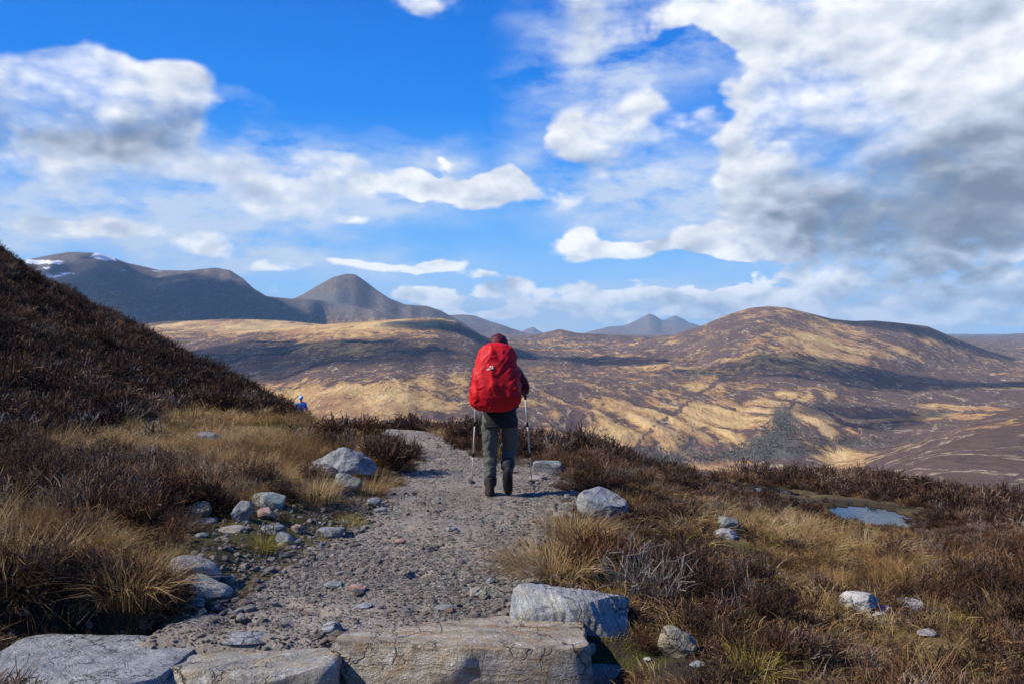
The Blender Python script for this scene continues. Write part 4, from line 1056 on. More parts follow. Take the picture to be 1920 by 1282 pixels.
    R_(1322, 922, 24, 9, 0.9, 'quartz', 133, 'flat white stone in dark heather near the brow', cuts=6, sub=4, open_=0.22)
    R_(1672, 916, 26, 12, 0.8, 'quartz', 134, 'white rock on the brow beyond the bog pool', cuts=7, sub=4, open_=0.22)
    R_(1622, 898, 18, 7, 0.9, 'pale', 135, 'small pale rock on the skyline heather', cuts=7, sub=3)
    # stones of the left verge
    R_(634, 888, 122, 56, 0.62, 'blue', 141, 'large pointed pale grey boulder on the left verge', boxy=2.2, cuts=9, sub=6, rough=0.10, taper=0.75, strata=0.012)
    R_(597, 892, 58, 26, 0.8, 'grey', 142, 'grey rock shoulder at the left foot of the large pointed boulder', boxy=2.4, cuts=8, sub=5, taper=0.3)
    R_(648, 918, 52, 34, 0.75, 'green', 143, 'grey green rock in grass in front of the large pointed boulder', boxy=2.4, cuts=9, sub=5, taper=0.35)
    R_(496, 955, 60, 34, 0.8, 'green', 144, 'rounded block of grey green stone on the mossy verge', boxy=4, cuts=6, sub=5, rough=0.04)
    R_(449, 980, 34, 46, 0.7, 'blue', 145, 'upright pale angular stone leaning beside the grey green block', boxy=3, cuts=8, sub=5, tilt=(0, 0.38))
    R_(358, 978, 66, 34, 0.42, 'ochre', 146, 'long tan stone like a log, slanting out of the turf', boxy=2.8, cuts=5, sub=5, rough=0.05, tilt=(0, -0.46))
    R_(372, 986, 54, 18, 0.8, 'grey', 147, 'flat grey stone under the slanting tan stone', cuts=6, sub=4, boxy=3)
    R_(497, 976, 34, 26, 0.8, 'pink', 148, 'pink granite stone below the grey green block', cuts=7, sub=4)
    R_(508, 1005, 44, 26, 0.8, 'grey', 149, 'grey flat topped stone behind the small green tussock', cuts=7, sub=4, boxy=3.2)
    R_(529, 1022, 32, 24, 0.8, 'blue', 150, 'pale wedge stone at the path side of the small green tussock', cuts=7, sub=4, tilt=(0, 0.4))
    R_(556, 1000, 26, 17, 0.8, 'pink', 151, 'salmon pink pebble stone on the moss', cuts=7, sub=4)
    R_(618, 1009, 46, 25, 0.8, 'blue', 152, 'pale jagged stone at the gravel edge beyond the moss', cuts=8, sub=4)
    R_(430, 1000, 50, 16, 0.8, 'pale', 153, 'low flat cream stone beneath the upright angular stone', cuts=6, sub=4)
    R_(372, 1008, 24, 10, 0.9, 'pale', 154, 'small pale stone in the dark peat under the slanting tan stone', cuts=6, sub=3)
    R_(352, 1094, 96, 54, 0.75, 'blue', 155, 'large smooth rounded grey boulder at the turf edge', boxy=2.3, cuts=3, sub=5, rough=0.03, tilt=(0, 0.28))
    R_(378, 1126, 88, 46, 0.75, 'pale', 156, 'sloping cream ribbed stone under the smooth rounded boulder', boxy=2.8, cuts=6, sub=5, rough=0.05, strata=0.012, tilt=(0, 0.35))
    R_(418, 1096, 34, 20, 0.8, 'grey', 157, 'small grey stone at the path side of the smooth rounded boulder', cuts=7, sub=4)
    R_(146, 1070, 58, 30, 0.7, 'ochre', 158, 'tan rock half buried in grass on top of the bank', cuts=8, sub=4, taper=0.3)
    R_(318, 1196, 58, 48, 0.7, 'ochre', 159, 'brown rock where the dark peat bank meets the gravel', cuts=8, sub=5, taper=0.3, tilt=(0, 0.3))
    R_(361, 1152, 36, 20, 0.8, 'grey', 160, 'grey stone below the sloping cream ribbed stone', cuts=7, sub=4)
    R_(368, 1128, 22, 14, 0.8, 'blue', 161, 'small blue grey stone on gravel under the ribbed stone', cuts=7, sub=4)
    R_(388, 834, 54, 26, 0.5, 'blue', 162, 'pale flake of rock high on the left slope', cuts=6, sub=4, boxy=3, tilt=(0, 0.3))
    R_(272, 866, 44, 28, 0.8, 'grey', 163, 'dark grey rock among orange grass on the left slope', cuts=8, sub=4)
    R_(348, 1222, 30, 24, 0.8, 'pale', 164, 'small tan stone in the gap between the two left step slabs', cuts=7, sub=4)
    R_(333, 1246, 18, 20, 0.8, 'blue', 165, 'small dark blue stone low in the gap between two step slabs', cuts=7, sub=3)
    # loose stones on the path
    R_(897, 1124, 32, 24, 0.8, 'pale', 171, 'pale angular stone lying on the gravel near the golden tussock', cuts=8, sub=4)
    R_(617, 1190, 36, 26, 0.85, 'blue', 172, 'round blue grey cobble against the end of the long step slab', boxy=2.2, cuts=3, sub=4, rough=0.03)
    R_(452, 1214, 100, 28, 0.6, 'blue', 173, 'flat blue grey stone set in gravel behind the cracked pale slab', boxy=3, cuts=6, sub=5, rough=0.04)
    R_(667, 1112, 32, 17, 0.8, 'pink', 174, 'reddish stone on the gravel in the middle of the path', cuts=8, sub=4)
    R_(622, 1106, 34, 17, 0.8, 'grey', 175, 'dull grey brown stone just left of the reddish stone', cuts=7, sub=4)
    R_(845, 998, 22, 12, 0.8, 'blue', 176, 'small blue grey stone on the path in front of the hiker', cuts=7, sub=4)
    R_(835, 1148, 40, 14, 0.8, 'grey', 177, 'flat grey stone on gravel behind the long step slab', cuts=6, sub=4)
    R_(680, 1144, 30, 12, 0.8, 'blue', 178, 'flat pale stone on gravel left of centre behind the slab', cuts=6, sub=4)
    R_(750, 1020, 20, 10, 0.8, 'pink', 179, 'orange brown stone sunk in the middle of the path', cuts=6, sub=3)
    R_(920, 1096, 18, 13, 0.8, 'blue', 180, 'small bluish stone behind the pale angular stone on gravel', cuts=7, sub=3)
    R_(700, 950, 26, 18, 0.8, 'grey', 181, 'grey stone at the left edge of the path under the grass', cuts=7, sub=4)
    R_(712, 962, 24, 12, 0.8, 'blue', 182, 'pale stone on the gravel beside the grey edge stone', cuts=7, sub=3)
    R_(968, 1200, 26, 18, 0.8, 'blue', 183, 'small grey stone squeezed between the block and the long slab', cuts=7, sub=3)
    R_(1010, 902, 34, 12, 0.8, 'pale', 184, 'pale rubble stone in front of the squared grey block', cuts=7, sub=3)
    R_(985, 870, 24, 10, 0.8, 'pale', 185, 'pale stone on the verge behind the right walking pole', cuts=7, sub=3)

def build_gravel():
    rng = np.random.default_rng(77)
    protos = []
    pm = mat_rock('mixed_gravel', (0.28, 0.25, 0.215), (0.46, 0.425, 0.38), (0.64, 0.61, 0.56), scale=4.0)
    t = NT(pm.node_tree); b = [n for n in t.n if n.bl_idname == 'ShaderNodeBsdfPrincipled'][0]
    src = b.inputs['Base Color'].links[0].from_socket
    rnd = t.node('ShaderNodeObjectInfo').outputs['Random']
    tone = t.ramp(rnd, [(0.0, (0.55, 0.52, 0.50)), (0.25, (0.85, 0.81, 0.77)), (0.5, (1.05, 1.03, 1.0)), (0.70, (1.35, 1.27, 1.16)), (0.82, (1.15, 0.86, 0.74)), (0.90, (1.5, 1.48, 1.45)), (1.0, (1.9, 1.9, 1.88))])
    t.l.new(t.mix(1.0, src, tone, 'MULTIPLY'), b.inputs['Base Color'])
    for i in range(6):
        protos.append(rock_mesh('pebble', (1.0, 0.8 + 0.1 * (i % 3), 0.55 + 0.08 * (i % 2)), 300 + i, boxy=2.4, cuts=7, sub=2 if i < 4 else 3, rough=0.08, mat=pm))
    edge = lambda x, y: np.minimum(x - np.interp(y, PY, PL), np.interp(y, PY, PR) - x)
    P = []
    def add(n, size, ylim, keep):
        y = ylim[0] * (ylim[1] / ylim[0]) ** rng.random(n)
        l = np.interp(y, PY, PL) - 0.32; r = np.interp(y, PY, PR) + 0.32
        x = l + (r - l) * rng.random(n)
        m = keep(x, y)
        x, y = x[m], y[m]
        pm_ = path_mask(x, y)
        z = np.maximum(ground_z(x, y), path_z(x, y) - 0.14 * sstep(0.0, 0.30, np.maximum(-edge(x, y), 0) + 0.16 * fbm(x * 4.0, y * 4.0, 21.0, 3)))
        s = size[0] * (size[1] / size[0]) ** (rng.random(len(x)) ** 1.7)
        P.append((np.stack([x, y, z + s * 0.10], -1), s))
    edge = lambda x, y: np.minimum(x - np.interp(y, PY, PL), np.interp(y, PY, PR) - x)
    patch = lambda x, y: fbm(x * 1.1, y * 0.8, 60.0, 3)
    okm = lambda x, y: ((path_mask(x, y) > 0.15) | ((rng.random(len(x)) < 0.45) & (edge(x, y) > -0.28))) & clear_of(x, y, BASE_DISCS)
    add(60000, (0.008, 0.022), (3.9, 14.0), lambda x, y: okm(x, y) & (patch(x, y) + 0.35 * rng.normal(size=len(x)) - 0.5 * (edge(x, y) - 0.5) > -0.25))
    add(12000, (0.016, 0.042), (3.9, 17.0), lambda x, y: okm(x, y) & (patch(x, y) + 0.5 * rng.normal(size=len(x)) - 0.6 * (edge(x, y) - 0.40) > 0.05))
    add(3400, (0.032, 0.085), (3.9, 17.0), lambda x, y: okm(x, y) & (0.4 * rng.normal(size=len(x)) - 1.0 * (edge(x, y) - 0.15) > 0.10))
    # rubble on the mossy verge and under the peat bank
    def verge(n, size, spots):
        for (px, py, r) in spots:
            cx, cy, _ = on_ground(px, py)
            a = rng.random(n) * 6.283; q = r * np.sqrt(rng.random(n)); x = cx + q * np.cos(a); y = cy + q * np.sin(a)
            s = size[0] * (size[1] / size[0]) ** (rng.random(n) ** 1.5)
            z = np.maximum(ground_z(x, y), np.where(path_mask(x, y) > 0.5, path_z(x, y), -9))
            P.append((np.stack([x, y, z + s * 0.12], -1), s))
    verge(130, (0.012, 0.06), [(560, 985, 0.55), (450, 1010, 0.5), (430, 1060, 0.45), (650, 985, 0.3), (150, 1185, 0.5), (260, 1180, 0.35), (1060, 900, 0.35), (1010, 915, 0.3), (400, 1150, 0.3), (350, 1200, 0.25), (980, 1180, 0.2), (640, 1210, 0.15), (700, 945, 0.25)])
    pts = np.concatenate([p for p, s in P]); s = np.concatenate([q for _, q in P]); n = len(s)
    rot = np.stack([rng.normal(size=n) * 0.35, rng.normal(size=n) * 0.35, rng.random(n) * 6.283], -1)
    print('gravel', n)
    scatter('gravel', pts, rot, np.stack([s, s, s * rng.uniform(0.6, 1.0, n)], -1), rng.integers(0, len(protos), n), rng.random(n), protos, 'grey gravel and small stones strewn over the path and verges', 'gravel')

# ---------------------------------------------------------------- the walkers
def cloth(name, col, rough=0.8, var=0.25, weave=90.0, sheen=0.0, transl=0.0, wr=0.5):
    m, t, b = new_mat(name)
    p = t.node('ShaderNodeTexCoord').outputs['Object']
    n = t.noise(p, 7.0, 5, 0.6); f = t.noise(p, weave, 3, 0.6)
    k = t.math('ADD', t.math('MULTIPLY', n, 0.7), t.math('MULTIPLY', f, 0.3))
    lo = tuple(c * (1 - var) for c in col); hi = tuple(min(1, c * (1 + var)) for c in col)
    t.l.new(t.mix(k, lo, hi), b.inputs['Base Color']); b.inputs['Roughness'].default_value = rough
    b.inputs['Specular IOR Level'].default_value = 0.3
    bump(t, b, t.math('ADD', t.noise(p, 16.0, 4, 0.6, 0.8), t.math('MULTIPLY', f, 0.15)), wr, 0.02)
    return m

def skin_mesh(name, joints, bones, mat, sub=2):
    """one smooth tapering surface grown round a skeleton"""
    me = bpy.data.meshes.new(name)
    me.from_pydata([j[:3] for j in joints], bones, [])
    o = bpy.data.objects.new(name, me); COL.objects.link(o)
    sk = o.modifiers.new('skin', 'SKIN'); sk.use_smooth_shade = True
    for i, j in enumerate(joints):
        r = j[3] if not isinstance(j[3], tuple) else None
        me.skin_vertices[0].data[i].radius = (j[3], j[3]) if r is not None else j[3]
        me.skin_vertices[0].data[i].use_root = (i == 0)
    ss = o.modifiers.new('sub', 'SUBSURF'); ss.levels = sub; ss.render_levels = sub
    bpy.context.view_layer.update()
    dg = bpy.context.evaluated_depsgraph_get()
    nm = bpy.data.meshes.new_from_object(o.evaluated_get(dg))
    bpy.data.objects.remove(o); bpy.data.meshes.remove(me)
    nm.name = name; nm.materials.clear(); nm.materials.append(mat)
    return nm

def crease(me, amp, freq, seed):
    """folds in cloth"""
    n = len(me.vertices); co = np.empty(n * 3, np.float32); me.vertices.foreach_get('co', co); co = co.reshape(-1, 3)
    nr = np.empty(n * 3, np.float32); me.vertices.foreach_get('normal', nr); nr = nr.reshape(-1, 3)
    q = co * freq
    d = amp * (ridged(q[:, 0] + seed, q[:, 1], q[:, 2] * 1.6, 3) - 0.75) + 0.5 * amp * fbm(q[:, 0] * 2, q[:, 1] * 2, q[:, 2] * 2 + seed, 2)
    me.vertices.foreach_set('co', (co + nr * d[:, None]).ravel()); me.update()
    return me

def child(name, me, root, **k):
    return link(bpy.data.objects.new(name, me), parent=root, **k)

def tube(points, radii, seg=10, caps=True):
    """lofted round tube along a line; returns verts, faces (quads) """
    P = np.array(points, float); k = len(P)
    T = np.gradient(P, axis=0); T /= np.linalg.norm(T, axis=1)[:, None]
    up = np.array([1.0, 0.13, 0.0]); V = []
    for i in range(k):
        a = np.cross(T[i], up); a /= np.linalg.norm(a); b = np.cross(T[i], a)
        th = np.linspace(0, 2 * np.pi, seg, endpoint=False)
        V.append(P[i] + radii[i] * (np.cos(th)[:, None] * a + np.sin(th)[:, None] * b))
    V = np.concatenate(V); Fc = []
    for i in range(k - 1):
        for j in range(seg):
            Fc.append((i * seg + j, i * seg + (j + 1) % seg, (i + 1) * seg + (j + 1) % seg, (i + 1) * seg + j))
    V = list(map(tuple, V))
    if caps:
        V += [tuple(P[0]), tuple(P[-1])]; c0 = len(V) - 2; c1 = c0 + 1
        for j in range(seg):
            Fc.append((c0, (j + 1) % seg, j, j)); Fc.append((c1, (k - 1) * seg + j, (k - 1) * seg + (j + 1) % seg, (k - 1) * seg + (j + 1) % seg))
    return V, Fc

def py_mesh(name, V, Fc, mat, smooth=True):
    me = bpy.data.meshes.new(name)
    me.from_pydata(V, [], [tuple(dict.fromkeys(f)) for f in Fc]); me.update()
    if smooth: me.polygons.foreach_set('use_smooth', np.ones(len(me.polygons), bool))
    me.materials.append(mat)
    return me

def loft(name, rings, mat, seg=40, fold=0.0, seed=0.0, power=2.6):
    """closed body from stacked super-ellipse rings (z, cx, cy, half width, half depth)"""
    R = np.array(rings, float)
    zz = np.linspace(0, len(R) - 1, len(R) * (6 if seg < 80 else 11))
    Rf = np.stack([np.interp(zz, np.arange(len(R)), R[:, i]) for i in range(5)], 1)
    for _ in range(3): Rf[1:-1] = 0.25 * Rf[:-2] + 0.5 * Rf[1:-1] + 0.25 * Rf[2:]
    th = np.linspace(0, 2 * np.pi, seg, endpoint=False)
    c, s = np.cos(th), np.sin(th)
    ex = np.sign(c) * np.abs(c)**(2 / power); ey = np.sign(s) * np.abs(s)**(2 / power)
    V = np.stack([Rf[:, 1:2] + Rf[:, 3:4] * ex, Rf[:, 2:3] + Rf[:, 4:5] * ey, np.repeat(Rf[:, 0:1], seg, 1)], -1).reshape(-1, 3)
    if fold:
        q = V * 5.0
        ctr = np.stack([np.repeat(Rf[:, 1], seg), np.repeat(Rf[:, 2], seg), V[:, 2]], -1)
        nr = V - ctr; nr /= np.linalg.norm(nr, axis=1)[:, None] + 1e-6
        r1 = ridged(q[:, 0] * 0.75 + q[:, 2] * 0.55 + seed, q[:, 1] * 0.7, q[:, 2] * 0.35 - q[:, 0] * 0.25, 2)
        r2 = ridged(q[:, 0] * 1.9 - q[:, 2] * 1.3 + seed, q[:, 1], q[:, 2] * 0.5 + q[:, 0] * 0.8, 2)
        low = sstep(0.35, 0.0, V[:, 2] - Rf[:, 0].min())
        d = fold * (0.9 * sstep(0.82, 0.97, r1) - 0.5) + fold * (0.35 + 0.5 * low) * (sstep(0.85, 0.98, r2) - 0.4) + fold * 0.7 * fbm(q[:, 0] * 0.8, q[:, 1], q[:, 2] * 0.8 + seed, 2)
        V = V + nr * d[:, None]
    k = len(Rf); Fc = []
    for i in range(k - 1):
        for j in range(seg):
            Fc.append((i * seg + j, i * seg + (j + 1) % seg, (i + 1) * seg + (j + 1) % seg, (i + 1) * seg + j))
    V = list(map(tuple, V)); V += [(Rf[0, 1], Rf[0, 2], Rf[0, 0] - 0.01), (Rf[-1, 1], Rf[-1, 2], Rf[-1, 0] + 0.012)]
    for j in range(seg):
        Fc.append((k * seg, (j + 1) % seg, j)); Fc.append((k * seg + 1, (k - 1) * seg + j, (k - 1) * seg + (j + 1) % seg))
    return py_mesh(name, V, Fc, mat)

def boot_mesh(name, mat):
    """ankle boot pointing along +y, heel at the origin, sole at z = 0"""
    rings = [(0.035, 0.0, 0.125, 0.050, 0.150), (0.060, 0.0, 0.122, 0.051, 0.148), (0.085, 0.0, 0.105, 0.048, 0.128), (0.110, 0.0, 0.075, 0.045, 0.092), (0.150, 0.0, 0.052, 0.044, 0.062), (0.200, 0.0, 0.048, 0.046, 0.056)]
    return loft(name, rings, mat, seg=24, power=2.3)

def sole_mesh(name, mat):
    rings = [(0.0, 0.0, 0.125, 0.050, 0.152), (0.018, 0.0, 0.125, 0.055, 0.160), (0.036, 0.0, 0.125, 0.054, 0.157)]
    return loft(name, rings, mat, seg=24, power=2.5)

def pole(top, tip, hand_label, metal, dark):
    root = bpy.data.objects.new('trekking_pole', None); root.location = tip; root.empty_display_size = 0.1
    link(root, label=hand_label, category='trekking pole', group='walking poles of the hiker')
    d = Vector(top) - Vector(tip); L = d.length; u = d.normalized()
    P = lambda s: tuple(u * s)
    def seg(name, pts, rad, m): child(name, py_mesh(name, *tube([P(s) for s in pts], rad, 12), m), root)
    seg('tip', (0.0, 0.03, 0.07), (0.002, 0.004, 0.006), dark)
    seg('shaft', (0.065, 0.30, 0.42), (0.0065, 0.0065, 0.0065), metal)
    seg('shaft', (0.40, 0.60, 0.80), (0.0080, 0.0080, 0.0080), metal)
    seg('shaft', (0.78, 0.95, L - 0.10), (0.0095, 0.0095, 0.0095), metal)
    seg('lock', (0.385, 0.40, 0.43, 0.44), (0.010, 0.014, 0.014, 0.010), dark)
    seg('lock', (0.765, 0.78, 0.81, 0.82), (0.011, 0.015, 0.015, 0.011), dark)
    seg('basket', (0.060, 0.064, 0.070, 0.085), (0.010, 0.045, 0.042, 0.009), dark)
    seg('grip', (L - 0.13, L - 0.11, L - 0.04, L, L + 0.02), (0.012, 0.016, 0.014, 0.017, 0.008), dark)
    return root

def glove_mesh(name, wrist, grip, axis, side, mat):
    """mitten-free hand: palm, four fingers and a thumb closed round the grip"""
    w = np.array(wrist); g = np.array(grip); a = np.array(axis) / np.linalg.norm(axis)
    f = g - w; f /= np.linalg.norm(f); s = np.cross(a, f); s /= np.linalg.norm(s); s *= side
    J = [(*w, 0.030), (*(w + f * 0.05 + s * 0.012), (0.034, 0.026)), (*(w + f * 0.085 + s * 0.014), (0.036, 0.024))]
    B = [(0, 1), (1, 2)]
    for i, off in enumerate((0.030, 0.010, -0.010, -0.030)):
        ln = (0.95, 1.05, 1.0, 0.82)[i]
        b = w + f * 0.090 + a * off + s * 0.016
        p1 = b + (f * 0.026 + s * 0.004) * ln; p2 = p1 + (f * 0.006 - s * 0.026) * ln; p3 = p2 + (-f * 0.022 - s * 0.006) * ln
        k = len(J)
        J += [(*b, 0.011), (*p1, 0.0105), (*p2, 0.010), (*p3, 0.009)]
        B += [(2, k), (k, k + 1), (k + 1, k + 2), (k + 2, k + 3)]
    t0 = w + f * 0.045 - s * 0.018 + a * 0.015; t1 = t0 + f * 0.030 - s * 0.010 + a * 0.012; t2 = t1 + f * 0.024 + a * 0.006
    k = len(J); J += [(*t0, 0.013), (*t1, 0.0115), (*t2, 0.010)]; B += [(1, k), (k, k + 1), (k + 1, k + 2)]
    return skin_mesh(name, J, B, mat, 2)

def build_hiker():
    X0, Y0 = (930 - 960) / F * 8.6, 8.6
    Z0 = float(path_z(np.array([X0]), np.array([Y0]))[0])
    root = bpy.data.objects.new('person', None); root.location = (X0, Y0, Z0)
    link(root, label='hiker seen from behind in maroon hood and grey trousers, mid-stride with two poles', category='person')
    skinm = cloth('skin', (0.45, 0.27, 0.20), 0.55, 0.1)
    maroon = cloth('maroon_jacket', (0.075, 0.008, 0.022), 0.6, 0.35)
    navy = cloth('navy_jacket_hem', (0.010, 0.011, 0.016), 0.7, 0.3)
    grey = cloth('grey_green_trousers', (0.088, 0.093, 0.080), 0.85, 0.3, wr=0.8)
    gait = cloth('dark_blue_gaiter', (0.020, 0.023, 0.030), 0.7, 0.3, wr=0.8)
    boot = cloth('dark_brown_boot', (0.030, 0.024, 0.020), 0.7, 0.3); rub = cloth('black_rubber', (0.010, 0.010, 0.010), 0.8, 0.2)
    metal = cloth('pole_aluminium', (0.62, 0.60, 0.58), 0.32, 0.08, wr=0.0)
    dark = cloth('pole_black', (0.012, 0.012, 0.013), 0.5, 0.2)
    # body under the clothes, one continuous surface
    J = [(0.04, 0.00, 0.93, 0.125), (0.04, 0.03, 1.12, 0.12), (0.035, 0.06, 1.32, (0.135, 0.115)), (0.03, 0.10, 1.48, 0.058), (0.03, 0.125, 1.56, 0.068), (0.03, 0.13, 1.63, 0.085), (0.03, 0.125, 1.69, 0.070),
         (-0.060, 0.0, 0.86, 0.085), (-0.062, 0.035, 0.47, 0.058), (-0.062, 0.0, 0.11, 0.042), (-0.062, 0.12, 0.055, 0.036),
         (0.135, 0.0, 0.86, 0.085), (0.138, 0.12, 0.48, 0.058), (0.120, 0.0, 0.27, 0.042), (0.120, -0.05, 0.17, 0.028),
         (0.175, 0.07, 1.41, 0.062), (0.305, 0.10, 1.20, 0.044), (0.318, 0.27, 1.10, 0.030),
         (-0.115, 0.07, 1.41, 0.062), (-0.240, 0.12, 1.20, 0.044), (-0.232, 0.29, 1.10, 0.030)]
    B = [(0, 1), (1, 2), (2, 3), (3, 4), (4, 5), (5, 6), (0, 7), (7, 8), (8, 9), (9, 10), (0, 11), (11, 12), (12, 13), (13, 14), (2, 15), (15, 16), (16, 17), (2, 18), (18, 19), (19, 20)]
    child('body', skin_mesh('body', J, B, skinm), root)
    JJ = [(0.04, 0.01, 0.98, (0.168, 0.150)), (0.04, 0.03, 1.12, (0.165, 0.150)), (0.035, 0.06, 1.32, (0.175, 0.150)), (0.03, 0.09, 1.45, 0.080), (0.03, 0.10, 1.50, 0.072),
          (0.178, 0.07, 1.40, 0.085), (0.250, 0.085, 1.30, 0.072), (0.312, 0.10, 1.19, 0.068), (0.318, 0.19, 1.13, 0.056), (0.320, 0.265, 1.10, 0.043),
          (-0.118, 0.07, 1.40, 0.085), (-0.185, 0.095, 1.30, 0.072), (-0.246, 0.12, 1.19, 0.066), (-0.240, 0.21, 1.13, 0.055), (-0.234, 0.285, 1.10, 0.043)]
    JB = [(0, 1), (1, 2), (2, 3), (3, 4), (2, 5), (5, 6), (6, 7), (7, 8), (8, 9), (2, 10), (10, 11), (11, 12), (12, 13), (13, 14)]
    jk = child('jacket', crease(skin_mesh('jacket', JJ, JB, maroon), 0.012, 9.0, 2.0), root)
    hem = loft('jacket_hem', [(0.755, 0.042, 0.0, 0.192, 0.150), (0.82, 0.042, 0.0, 0.197, 0.155), (0.92, 0.040, 0.005, 0.188, 0.155), (1.02, 0.040, 0.015, 0.178, 0.155)], navy, seg=40, fold=0.010, seed=3.0, power=2.3)
    child('jacket_hem', hem, root, label='dark navy lower edge of the jacket below the pack')
    hood = loft('hood', [(1.47, 0.03, 0.10, 0.095, 0.105), (1.54, 0.03, 0.115, 0.112, 0.125), (1.62, 0.03, 0.12, 0.114, 0.130), (1.69, 0.028, 0.12, 0.104, 0.122), (1.735, 0.026, 0.12, 0.078, 0.092), (1.758, 0.025, 0.12, 0.035, 0.045)], maroon, seg=32, fold=0.006, seed=8.0, power=2.1)
    child('hood', hood, root)
    TJ = [(0.04, 0.0, 0.92, (0.135, 0.12)), (-0.068, 0.0, 0.82, 0.106), (-0.066, 0.02, 0.64, 0.096), (-0.064, 0.035, 0.47, 0.082), (-0.062, 0.015, 0.30, 0.077), (-0.062, 0.0, 0.16, 0.072),
          (0.150, 0.0, 0.82, 0.106), (0.154, 0.07, 0.64, 0.096), (0.148, 0.125, 0.48, 0.085), (0.132, 0.08, 0.40, 0.080), (0.126, 0.02, 0.33, 0.072)]
    TB = [(0, 1), (1, 2), (2, 3), (3, 4), (4, 5), (0, 6), (6, 7), (7, 8), (8, 9), (9, 10)]
    child('trousers', crease(skin_mesh('trousers', TJ, TB, grey, 3), 0.026, 9.0, 5.0), root)
    GL = crease(skin_mesh('gaiter', [(-0.062, 0.0, 0.225, 0.080), (-0.062, 0.0, 0.15, 0.079), (-0.062, 0.01, 0.075, 0.070)], [(0, 1), (1, 2)], gait), 0.008, 14.0, 1.0)
    GR = crease(skin_mesh('gaiter', [(0.134, 0.07, 0.41, 0.084), (0.128, 0.02, 0.33, 0.084), (0.122, -0.01, 0.255, 0.070)], [(0, 1), (1, 2)], gait), 0.008, 14.0, 2.0)
    child('gaiter', GL, root); child('gaiter', GR, root)
    bl = child('boot', boot_mesh('boot', boot), root); bl.location = (-0.062, -0.075, 0.0); bl.rotation_euler = (0, 0, 0.06)
    child('sole', sole_mesh('sole', rub), bl)
    br = child('boot', boot_mesh('boot', boot), root, label='raised rear boot showing its black sole')
    br.location = (0.118, -0.155, 0.265); br.rotation_euler = (math.radians(-66), 0, math.radians(-8))
    child('sole', sole_mesh('sole', rub), br)
    # poles: planted a stride ahead, leaning back to the hands
    hR = np.array((0.322, 0.345, 1.095)); hL = np.array((-0.232, 0.365, 1.095))
    tips = []
    for (px, py) in ((998, 911), (884, 911)):
        ty = 9.24; tx = (px - 960) / F * ty
        tips.append((tx, ty, float(path_z(np.array([tx]), np.array([ty]))[0]) - 0.012))
    for h, tip, lab, side in ((hR, tips[0], 'trekking pole on the arm side that shows, near the squared grey block', 1), (hL, tips[1], 'trekking pole on the side where the pack hides the arm', -1)):
        hw = Vector((X0, Y0, Z0)) + Vector(h)
        u = (hw - Vector(tip)).normalized()
        pole(tuple(hw + u * 0.05), tip, lab, metal, dark)
        wr = h + np.array((0, -0.085, 0.005))
        child('glove', glove_mesh('glove', wr, h + np.array((0, 0.01, 0)), tuple(u), side, navy), root)
    # rucksack in its rain cover
    red = cloth('red_rain_cover', (0.54, 0.0015, 0.009), 0.6, 0.22, weave=140.0, wr=0.35)
    black = cloth('black_webbing', (0.012, 0.012, 0.014), 0.7, 0.2); white = cloth('white_print', (0.75, 0.74, 0.74), 0.6, 0.05, wr=0.0)
    pr = bpy.data.objects.new('backpack', None); pr.location = (X0, Y0, Z0 + 0.93)
    link(pr, label='big backpack under a wrinkled bright red rain cover', category='backpack')
    yb = -0.28
    rings = [(0.010, 0.000, yb + 0.06, 0.120, 0.090), (0.035, -0.010, yb + 0.02, 0.205, 0.150), (0.090, -0.005, yb, 0.258, 0.180), (0.180, 0.000, yb - 0.01, 0.276, 0.195), (0.28, 0.002, yb - 0.005, 0.270, 0.190), (0.38, 0.004, yb, 0.252, 0.180),
             (0.48, 0.006, yb + 0.01, 0.236, 0.170), (0.58, 0.008, yb + 0.02, 0.218, 0.158), (0.66, 0.010, yb + 0.03, 0.192, 0.142), (0.715, 0.010, yb + 0.04, 0.150, 0.115), (0.735, 0.010, yb + 0.05, 0.080, 0.07)]
    cv = loft('rain_cover', rings, red, seg=110, fold=0.021, seed=4.4, power=2.7)
    cover = child('rain_cover', cv, pr)
    # printed mark on the cover: slanting peak over a line of lettering
    dg = bpy.context.evaluated_depsgraph_get()
    cx, cz = (921 - 930) / 172.0, (930 - 688) / 172.0 - 0.93
    co = np.array([v.co[:] for v in cv.vertices])
    def surf(x, z):
        m = (co[:, 1] < yb) & (np.abs(co[:, 0] - x) < 0.05) & (np.abs(co[:, 2] - z) < 0.05)
        q = co[m]; w = 1 / (((q[:, 0] - x)**2 + (q[:, 2] - z)**2) + 1e-5)
        return float((q[:, 1] * w).sum() / w.sum()) - 0.006
    def mark(pts, name):
        V = [(cx + a * 0.95 - 0.0 * b, surf(cx + a, cz + b), cz + b + a * 0.28) for a, b in pts]
        V += [(a, b - 0.002, c) for a, b, c in V]; n = len(pts)
        Fc = [tuple(range(n, 2 * n))] + [tuple(range(n))[::-1]] + [(i, (i + 1) % n, n + (i + 1) % n, n + i) for i in range(n)]
        child(name, py_mesh(name, V, Fc, white, False), cover)
    mark([(-0.018, 0.008), (0.002, 0.030), (0.014, 0.016), (0.026, 0.024), (0.034, 0.008)], 'emblem')
    for i in range(5):
        a = -0.036 + i * 0.015
        mark([(a, -0.010), (a + 0.011, -0.010), (a + 0.011, 0.002), (a, 0.002)], 'letter')
    child('pack_body', loft('pack_body', [(0.0, 0.0, -0.16, 0.13, 0.09), (0.05, 0.0, -0.15, 0.19, 0.10), (0.35, 0.005, -0.12, 0.20, 0.10), (0.62, 0.008, -0.10, 0.16, 0.09), (0.68, 0.01, -0.10, 0.12, 0.07)], black, seg=28), pr)
